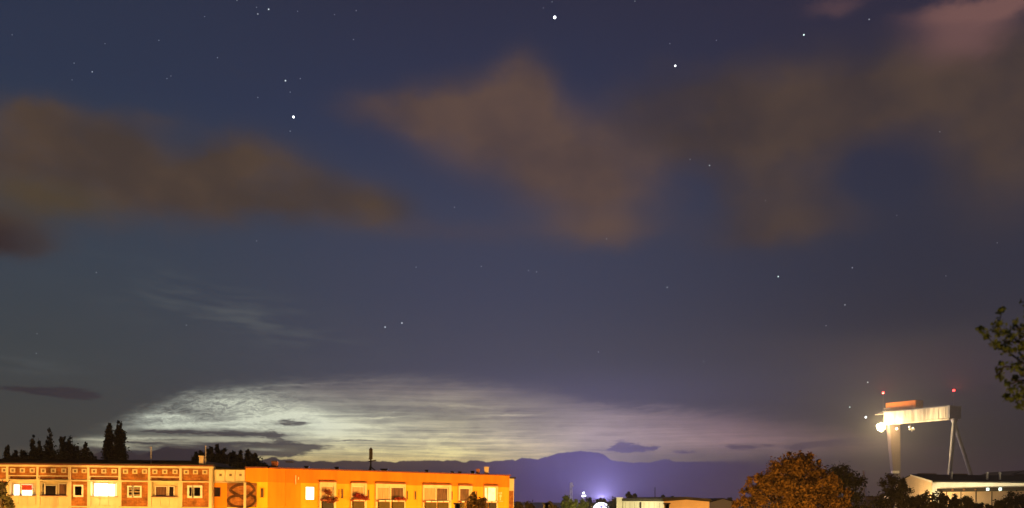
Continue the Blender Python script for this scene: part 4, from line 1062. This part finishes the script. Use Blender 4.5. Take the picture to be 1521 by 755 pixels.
for x, y, r in ((866.6, 732.6, 0.36), (867.4, 731.8, 0.26), (865.4, 737.0, 0.34), (869.2, 736.6, 0.3)):
    p = at(x, y, 289.6); MB().ball(p, r, 2, (1, 0.7, 1)).build('lamp', wl, fm)

# floodlit dome with the violet lamps behind it
pdm = at(893, 756, 330)
dm = thing('bright_dome', 'glaring bluish white dome with violet patches below the violet glow', 'dome', (pdm.x, 330, 0))
rd = 12.4 / F * 330
db = MB()
prof = [(0.0, 1.0), (0.35, 0.96), (0.65, 0.78), (0.86, 0.52), (0.97, 0.2), (1.0, -0.3), (1.0, -1.2)]
zc_ = zt(893, 757, 330)
seg = 28; ringz = []
for (rr0, zz0) in prof[1:]:
    ringz.append([db.v((pdm.x + rd * rr0 * math.cos(2 * math.pi * i / seg), 330 + rd * rr0 * math.sin(2 * math.pi * i / seg), zc_ + zz0 * rd * 0.86)) for i in range(seg)])
tp = db.v((pdm.x, 330, zc_ + rd * 0.86))
for i in range(seg): db.bm.faces.new((tp, ringz[0][i], ringz[0][(i + 1) % seg]))
for A_, B_ in zip(ringz[:-1], ringz[1:]):
    for i in range(seg): db.bm.faces.new((A_[i], B_[i], B_[(i + 1) % seg], A_[(i + 1) % seg]))
db.build('shell', glow('dome_glow_mast_fill', (0.86, 0.9, 1.0), 2.3), dm)
vp = MB()
for (x, y, w_, h_) in ((889, 751.5, 1.6, 1.2), (892.4, 753, 2.2, 1.8), (897.6, 751.8, 2.2, 1.2), (896.6, 749.6, 1.4, 0.9), (890.2, 748.2, 1.2, 0.6)):
    p = at(x, y, 330); vp.ball((p.x, 330 - rd * 0.93, p.z), 1.0, 2, (w_ / F * 330, 0.5, h_ / F * 330))
vp.build('violet_patch', glow('violet_panel', (0.22, 0.12, 0.62), 0.9), dm)
MB().tube((pdm.x, 330, 0), (pdm.x, 330, zc_ - rd), rd * 0.8, rd * 0.95, 20).build('base', mt['metal'], dm)

# ------------------------------------------------------------------ shipyard gantry crane
YC = 900.0
NR = at(1408, 604, YC)
zTop = NR.z
FLp = at(1313, 613, 965.0); FLp.z = zTop
zBot = at(1408, 622, YC).z
crane = thing('gantry_crane', 'big shipyard gantry crane with floodlit white girder and orange trolley', 'crane', (NR.x, NR.y, 0))
L = (Vector((NR.x, NR.y)) - Vector((FLp.x, FLp.y))).length
dd = Vector((NR.x - FLp.x, NR.y - FLp.y, 0)).normalized()
yawc = math.atan2(dd.y, dd.x)
# frame: x runs along the girder from its far left end to the near right end, y to the right and back
FC = Matrix.Translation((FLp.x, FLp.y, 0)) @ Matrix.Rotation(yawc, 4, 'Z')
wG = 17.0
g_ = MB(FC).box(0, L, 0, wG, zBot, zTop)
gd = g_.build('girder', mt['crane_white'], crane)
st = MB(FC)
for i in range(10):
    x = 3 + i * (L - 6) / 9
    st.box(x, x + 0.35, -0.18, 0.0, zBot + 0.6, zTop - 0.6)
st.build('stiffeners', mt['crane_white'], gd)
MB(FC).box(-1, L + 3, -0.9, wG + 0.8, zTop + 0.01, zTop + 0.9).build('walkway', mt['crane_grey'], crane)
MB(FC).box(-2, L + 2.5, -1.6, 0.9, zBot - 1.5, zBot - 0.02).build('lower_rail', mt['crane_white'], crane)
MB(FC).box(L + 0.02, L + 2.2, -0.3, wG + 0.6, zBot + 0.4, zTop + 0.6).build('end_carriage', mt['crane_grey'], crane)
hr = MB(FC)
for i in range(16):
    hr.tube((L * i / 15, -0.7, zTop + 0.9), (L * i / 15, -0.7, zTop + 2.0), 0.06, n=4)
hr.tube((0, -0.7, zTop + 2.0), (L, -0.7, zTop + 2.0), 0.07, n=4)
hr.build('railing', mt['crane_grey'], crane)
# machine house on top
tr_ = MB(FC).box(1.0, 37, 1.5, 13.5, zTop + 2.6, zTop + 9.6)
tr_.prism([(1.0, zTop + 2.6), (37, zTop + 2.6), (33, zTop + 0.95), (9, zTop + 0.95)], 2.5, 12.5)
tl = tr_.build('trolley', mt['crane_orange'], crane)
MB(FC).box(0.8, 37.3, 1.3, 13.8, zTop + 9.62, zTop + 10.0).build('trolley_roof', mt['crane_orange'], tl)
tk = MB(FC)
for i in range(4): tk.tube((2 + i * 2.2, 1.2, zTop + 1.0), (-1 + i * 2.2, 1.2, zTop + 4.6), 0.28, n=5)
tk.tube((-1, 1.2, zTop + 4.6), (6, 1.2, zTop + 4.2), 0.25, n=5)
tk.build('trolley_stair', mt['crane_white'], tl)
MB(FC).box(-12, 0.0, 1, 5, zTop - 1.6, zTop - 0.8).tube((-11.5, 3, zTop - 0.9), (0, 3, zTop + 2.5), 0.2, n=5).build('platform', mt['crane_white'], crane)
# legs
def quadleg(p, q, w0, w1, name, mat):
    m_ = MB(); p, q = Vector(p), Vector(q)
    A_ = [m_.v(p + Vector((sx_ * w0, sy_ * w0 * 0.8, 0))) for sx_, sy_ in ((-1, -1), (1, -1), (1, 1), (-1, 1))]
    B_ = [m_.v(q + Vector((sx_ * w1, sy_ * w1 * 0.8, 0))) for sx_, sy_ in ((-1, -1), (1, -1), (1, 1), (-1, 1))]
    m_.bm.faces.new(A_); m_.bm.faces.new(B_[::-1])
    for i in range(4): m_.bm.faces.new((A_[i], A_[(i + 1) % 4], B_[(i + 1) % 4], B_[i]))
    return m_.build(name, mt[mat], crane)
YLg = 962.0
ltop, lbot = at(1326.5, 634, YLg), at(1330.4, 706, YLg)
lbot2 = lbot + (lbot - ltop) * (lbot.z / (ltop.z - lbot.z))
ltop = Vector((ltop.x, YLg, zBot - 1.52)); lbot2.y = YLg
fl = quadleg((lbot2.x, YLg, 0), ltop, 2.4, 5.6, 'fixed_leg', 'crane_leg')
cbn = at(1330, 701, YLg - 6)
MB().box(cbn.x - 4.2, cbn.x + 3.2, YLg - 8, YLg - 5, cbn.z - 1.6, cbn.z + 1.0).build('cabin', mt['crane_white'], crane)
apex = at(1417.5, 627, YC + 4); apex.z = zBot - 0.05
for (px, Yb) in ((1410.8, YC - 2), (1442.5, YC + 14)):
    b_ = at(px, 706, Yb); a_ = Vector((apex.x + (1.2 if px > 1420 else -1.2), Yb * 0.5 + apex.y * 0.5, apex.z))
    e_ = b_ + (b_ - a_) * (b_.z / (a_.z - b_.z))
    MB().tube(a_, e_, 2.0, 2.0, 10).build('hinged_leg', mt['crane_grey'], crane)
MB().tube(apex + Vector((0, 0, -0.1)), apex + Vector((0, 0, -3.4)), 3.4, 3.0, 12).build('leg_head', mt['crane_grey'], crane)
# red obstruction lights
redm = glow('red_obstruction_light', (1.0, 0.025, 0.02), 9.0)
for px, py, Y_ in ((1312, 583.6, 960), (1416.8, 580.0, 903)):
    p = at(px, py, Y_)
    MB().tube((p.x, Y_, zTop + 0.9), (p.x, Y_, p.z - 0.5), 0.22, 0.12, 6).build('light_mast', mt['crane_grey'], crane)
    MB().ball(p, 1.2, 2).build('warning_light', redm, crane)
    light('beacon', p + Vector((0, -1.6, 0.8)), (1.0, 0.03, 0.02), 9000, 0.5, crane, spot=165, aim=p + Vector((0, -9, 12)), blend=0.3)
# floodlights and hook
flm = glow('crane_floodlight', (1.0, 0.84, 0.46), 30.0)
lp = at(1308.5, 634.5, 955)
for ox, oz, r in ((0, 0, 2.7), (-3.0, 1.2, 1.9), (2.7, -0.6, 2.0), (0.4, -3.2, 1.8), (-2.4, -2.0, 1.5), (2.6, 2.2, 1.5), (0.0, 3.0, 1.5)):
    MB().ball(lp + Vector((ox, 0, oz)), r, 2, (1, 0.6, 1)).build('floodlight', flm, crane)
tb = MB(); tb.tube(lp + Vector((0, 1.5, 2)), FC @ Vector((-2, 3, zTop - 1.6)), 0.25, n=5).tube(lp + Vector((1.5, 1.5, 1)), FC @ Vector((0.5, 2, zBot)), 0.25, n=5)
tb.build('floodlight_arm', mt['crane_grey'], crane)
f2m = glow('crane_small_lamp', (1.0, 0.85, 0.5), 5.0)
for (x, y, r) in ((1331.8, 637.2, 1.25), (1355.6, 636.4, 1.0), (1350.2, 634.2, 0.7)):
    MB().ball(at(x, y, 945), r, 2).build('work_lamp', f2m, crane)
hb = MB()
p_ = at(1354.5, 634, 945)
for ox in (-1.6, 1.6): hb.tube((p_.x + ox, p_.y, zBot), (p_.x + ox, p_.y, p_.z - 1), 0.12, n=5)
hb.build('hoist_rope', mt['crane_grey'], crane)
hk = MB().box(p_.x - 2.6, p_.x + 2.6, p_.y - 0.9, p_.y + 0.9, p_.z - 3.6, p_.z - 1.6)
hk.tube((p_.x, p_.y, p_.z - 3.6), (p_.x, p_.y, p_.z - 5.2), 0.6, 0.4, 8)
hk.box(p_.x - 3.1, p_.x - 1.9, p_.y - 0.7, p_.y + 0.7, p_.z - 1.7, p_.z + 0.6)
hk.build('hook_block', mt['crane_white'], crane)

# ------------------------------------------------------------------ street lamps
def street_lamp_head(px, Y, w, label):
    p = at(px, 747.2, Y); hw = w / 2 / F * Y
    o = thing('street_lamp', label, 'street lamp', (p.x, Y, 0), 'street lamps with dark flat topped heads')
    MB().tube((p.x, Y, 0), (p.x, Y, p.z - 0.75), 0.09, 0.055, 10).build('pole', mt['darkmetal'], o)
    m_ = MB()
    m_.tube((p.x, Y, p.z - 0.09), (p.x, Y, p.z), hw, hw * 0.94, 16)
    m_.tube((p.x, Y, p.z - 0.62), (p.x, Y, p.z - 0.093), hw * 0.55, hw * 0.74, 16)
    m_.build('lamp_head', mt['darkmetal'], o)
for px, Y, w, lb in ((679.5, 72, 13, 'dark flat topped lamp head in front of the orange facade'), (811.5, 72, 12.5, 'dark flat topped lamp head among reddish shrubs right of the orange block'), (990.4, 72, 11.5, 'dark flat topped lamp head in front of the peach gable')):
    street_lamp_head(px, Y, w, lb)
globe = glow('sodium_globe', (1.0, 0.5, 0.13), 6.0)
def post_lamp(loc, inten, label, col=SOD, h=6.0, spot=None, aim=None):
    o = thing('street_lamp', label, 'street lamp', (loc[0], loc[1], 0), 'post top lamps down in the street')
    MB().tube((loc[0], loc[1], 0), (loc[0], loc[1], h - 0.3), 0.08, 0.05, 8).build('pole', mt['darkmetal'], o)
    MB().tube((loc[0], loc[1], h - 0.33), (loc[0], loc[1], h - 0.18), 0.12, 0.2, 12).build('lamp_base', mt['darkmetal'], o)
    MB().ball((loc[0], loc[1], h), 0.16, 2).build('globe', globe, o)
    light('lamp_light', (loc[0], loc[1] - 0.0, h + 0.35), col, inten, 0.25, o, spot, aim)
for x, k in ((-62, 650), (-48, 880), (-36, 900), (-25, 720)):
    post_lamp((x, 77), k, 'sodium globe lamp in front of the brick and cream flats', h=7.5)
for u, k in ((7, 930), (19, 900), (31, 1020)):
    p = FR2 @ Vector((u, -15, 0)); post_lamp((p.x, p.y), k, 'sodium globe lamp in front of the orange flats', h=7.5)
post_lamp((-6, 76), 650, 'added sodium globe lamp brightening the small brown treetop')  # unseen lamp added to brighten the small treetop
for x, y, k in ((27, 96, 700), (39, 93, 800), (50, 102, 650)):
    post_lamp((x, y), k, 'sodium globe lamp before the large round tree')
post_lamp((45, 188), 900, 'sodium globe lamp before the peach gable', h=7)
post_lamp((19, 205), 1200, 'pale lamp beside the low hall side wall', (1.0, 0.85, 0.42), h=7)
post_lamp((5.5, 4), 150, 'sodium lamp below the near tree', (1.0, 0.62, 0.2), h=7)
post_lamp((128, 296), 2300, 'sodium lamp by the big hall gable', (1.0, 0.66, 0.25), h=8)
post_lamp((152, 283), 2600, 'warm white lamp before the big hall', (1.0, 0.84, 0.5), h=8)
post_lamp((175, 262), 2400, 'warm white lamp before the annex', (1.0, 0.78, 0.42), h=8)
post_lamp((20.5, 222), 300, 'pale lamp by the yellow green trees', (1.0, 0.8, 0.35), h=6)
# crane lights: the big lamp washes the girder, works lamps hang along it
nl_ = FC @ Vector((0, -1, 0)) - FC @ Vector((0, 0, 0))
def along(s_, off, z): return FC @ Vector((s_, -off, z))
WARM = (1.0, 0.76, 0.38)
light('girder_flood', along(5, 9, zBot - 2), WARM, 8500, 0.6, crane)
light('girder_flood', along(20, 12, zBot - 6), WARM, 5000, 0.6, crane)
light('girder_flood', along(44, 16, zBot - 9), WARM, 3000, 0.6, crane)
light('girder_flood', along(66, 16, zBot - 9), WARM, 1200, 0.6, crane)
light('trolley_lamp', along(-8, 6, zTop + 4), (1.0, 0.62, 0.25), 300, 0.5, crane)
light('main_flood', lp + Vector((-0.5, -4, 0)), (1.0, 0.72, 0.33), 240000, 1.5, crane, spot=150, aim=(0, 0, 60), blend=0.6)
light('dome_glow_mast_fill', (pdm.x - 12, 284, 15), (0.72, 0.68, 1.0), 420, 1.0, dm)  # added lamp well in front of the dome, brightens the lattice mast
# violet floodlights far behind the dome
pv = at(893, 749, 1150)
light('violet_flood', (pv.x, 1150, 14), (0.46, 0.40, 1.0), 380000, 2.0, None, spot=170, aim=(pv.x, 1100, 130), blend=0.5)

# ------------------------------------------------------------------ night haze, added to give the lamps halos
hz = MB().box(-900, 900, -30, 1400, -1.0, 175.0)
hm = bpy.data.materials.new('haze_air'); hm.use_nodes = True
t = hm.node_tree; t.nodes.clear()
vo = t.nodes.new('ShaderNodeVolumePrincipled'); vo.inputs['Density'].default_value = 0.00014
vo.inputs['Color'].default_value = (0.9, 0.9, 0.92, 1); vo.inputs['Anisotropy'].default_value = 0.0
mo = t.nodes.new('ShaderNodeOutputMaterial'); t.links.new(vo.outputs[0], mo.inputs['Volume'])
ho = hz.build('haze', hm); ho['kind'] = 'stuff'
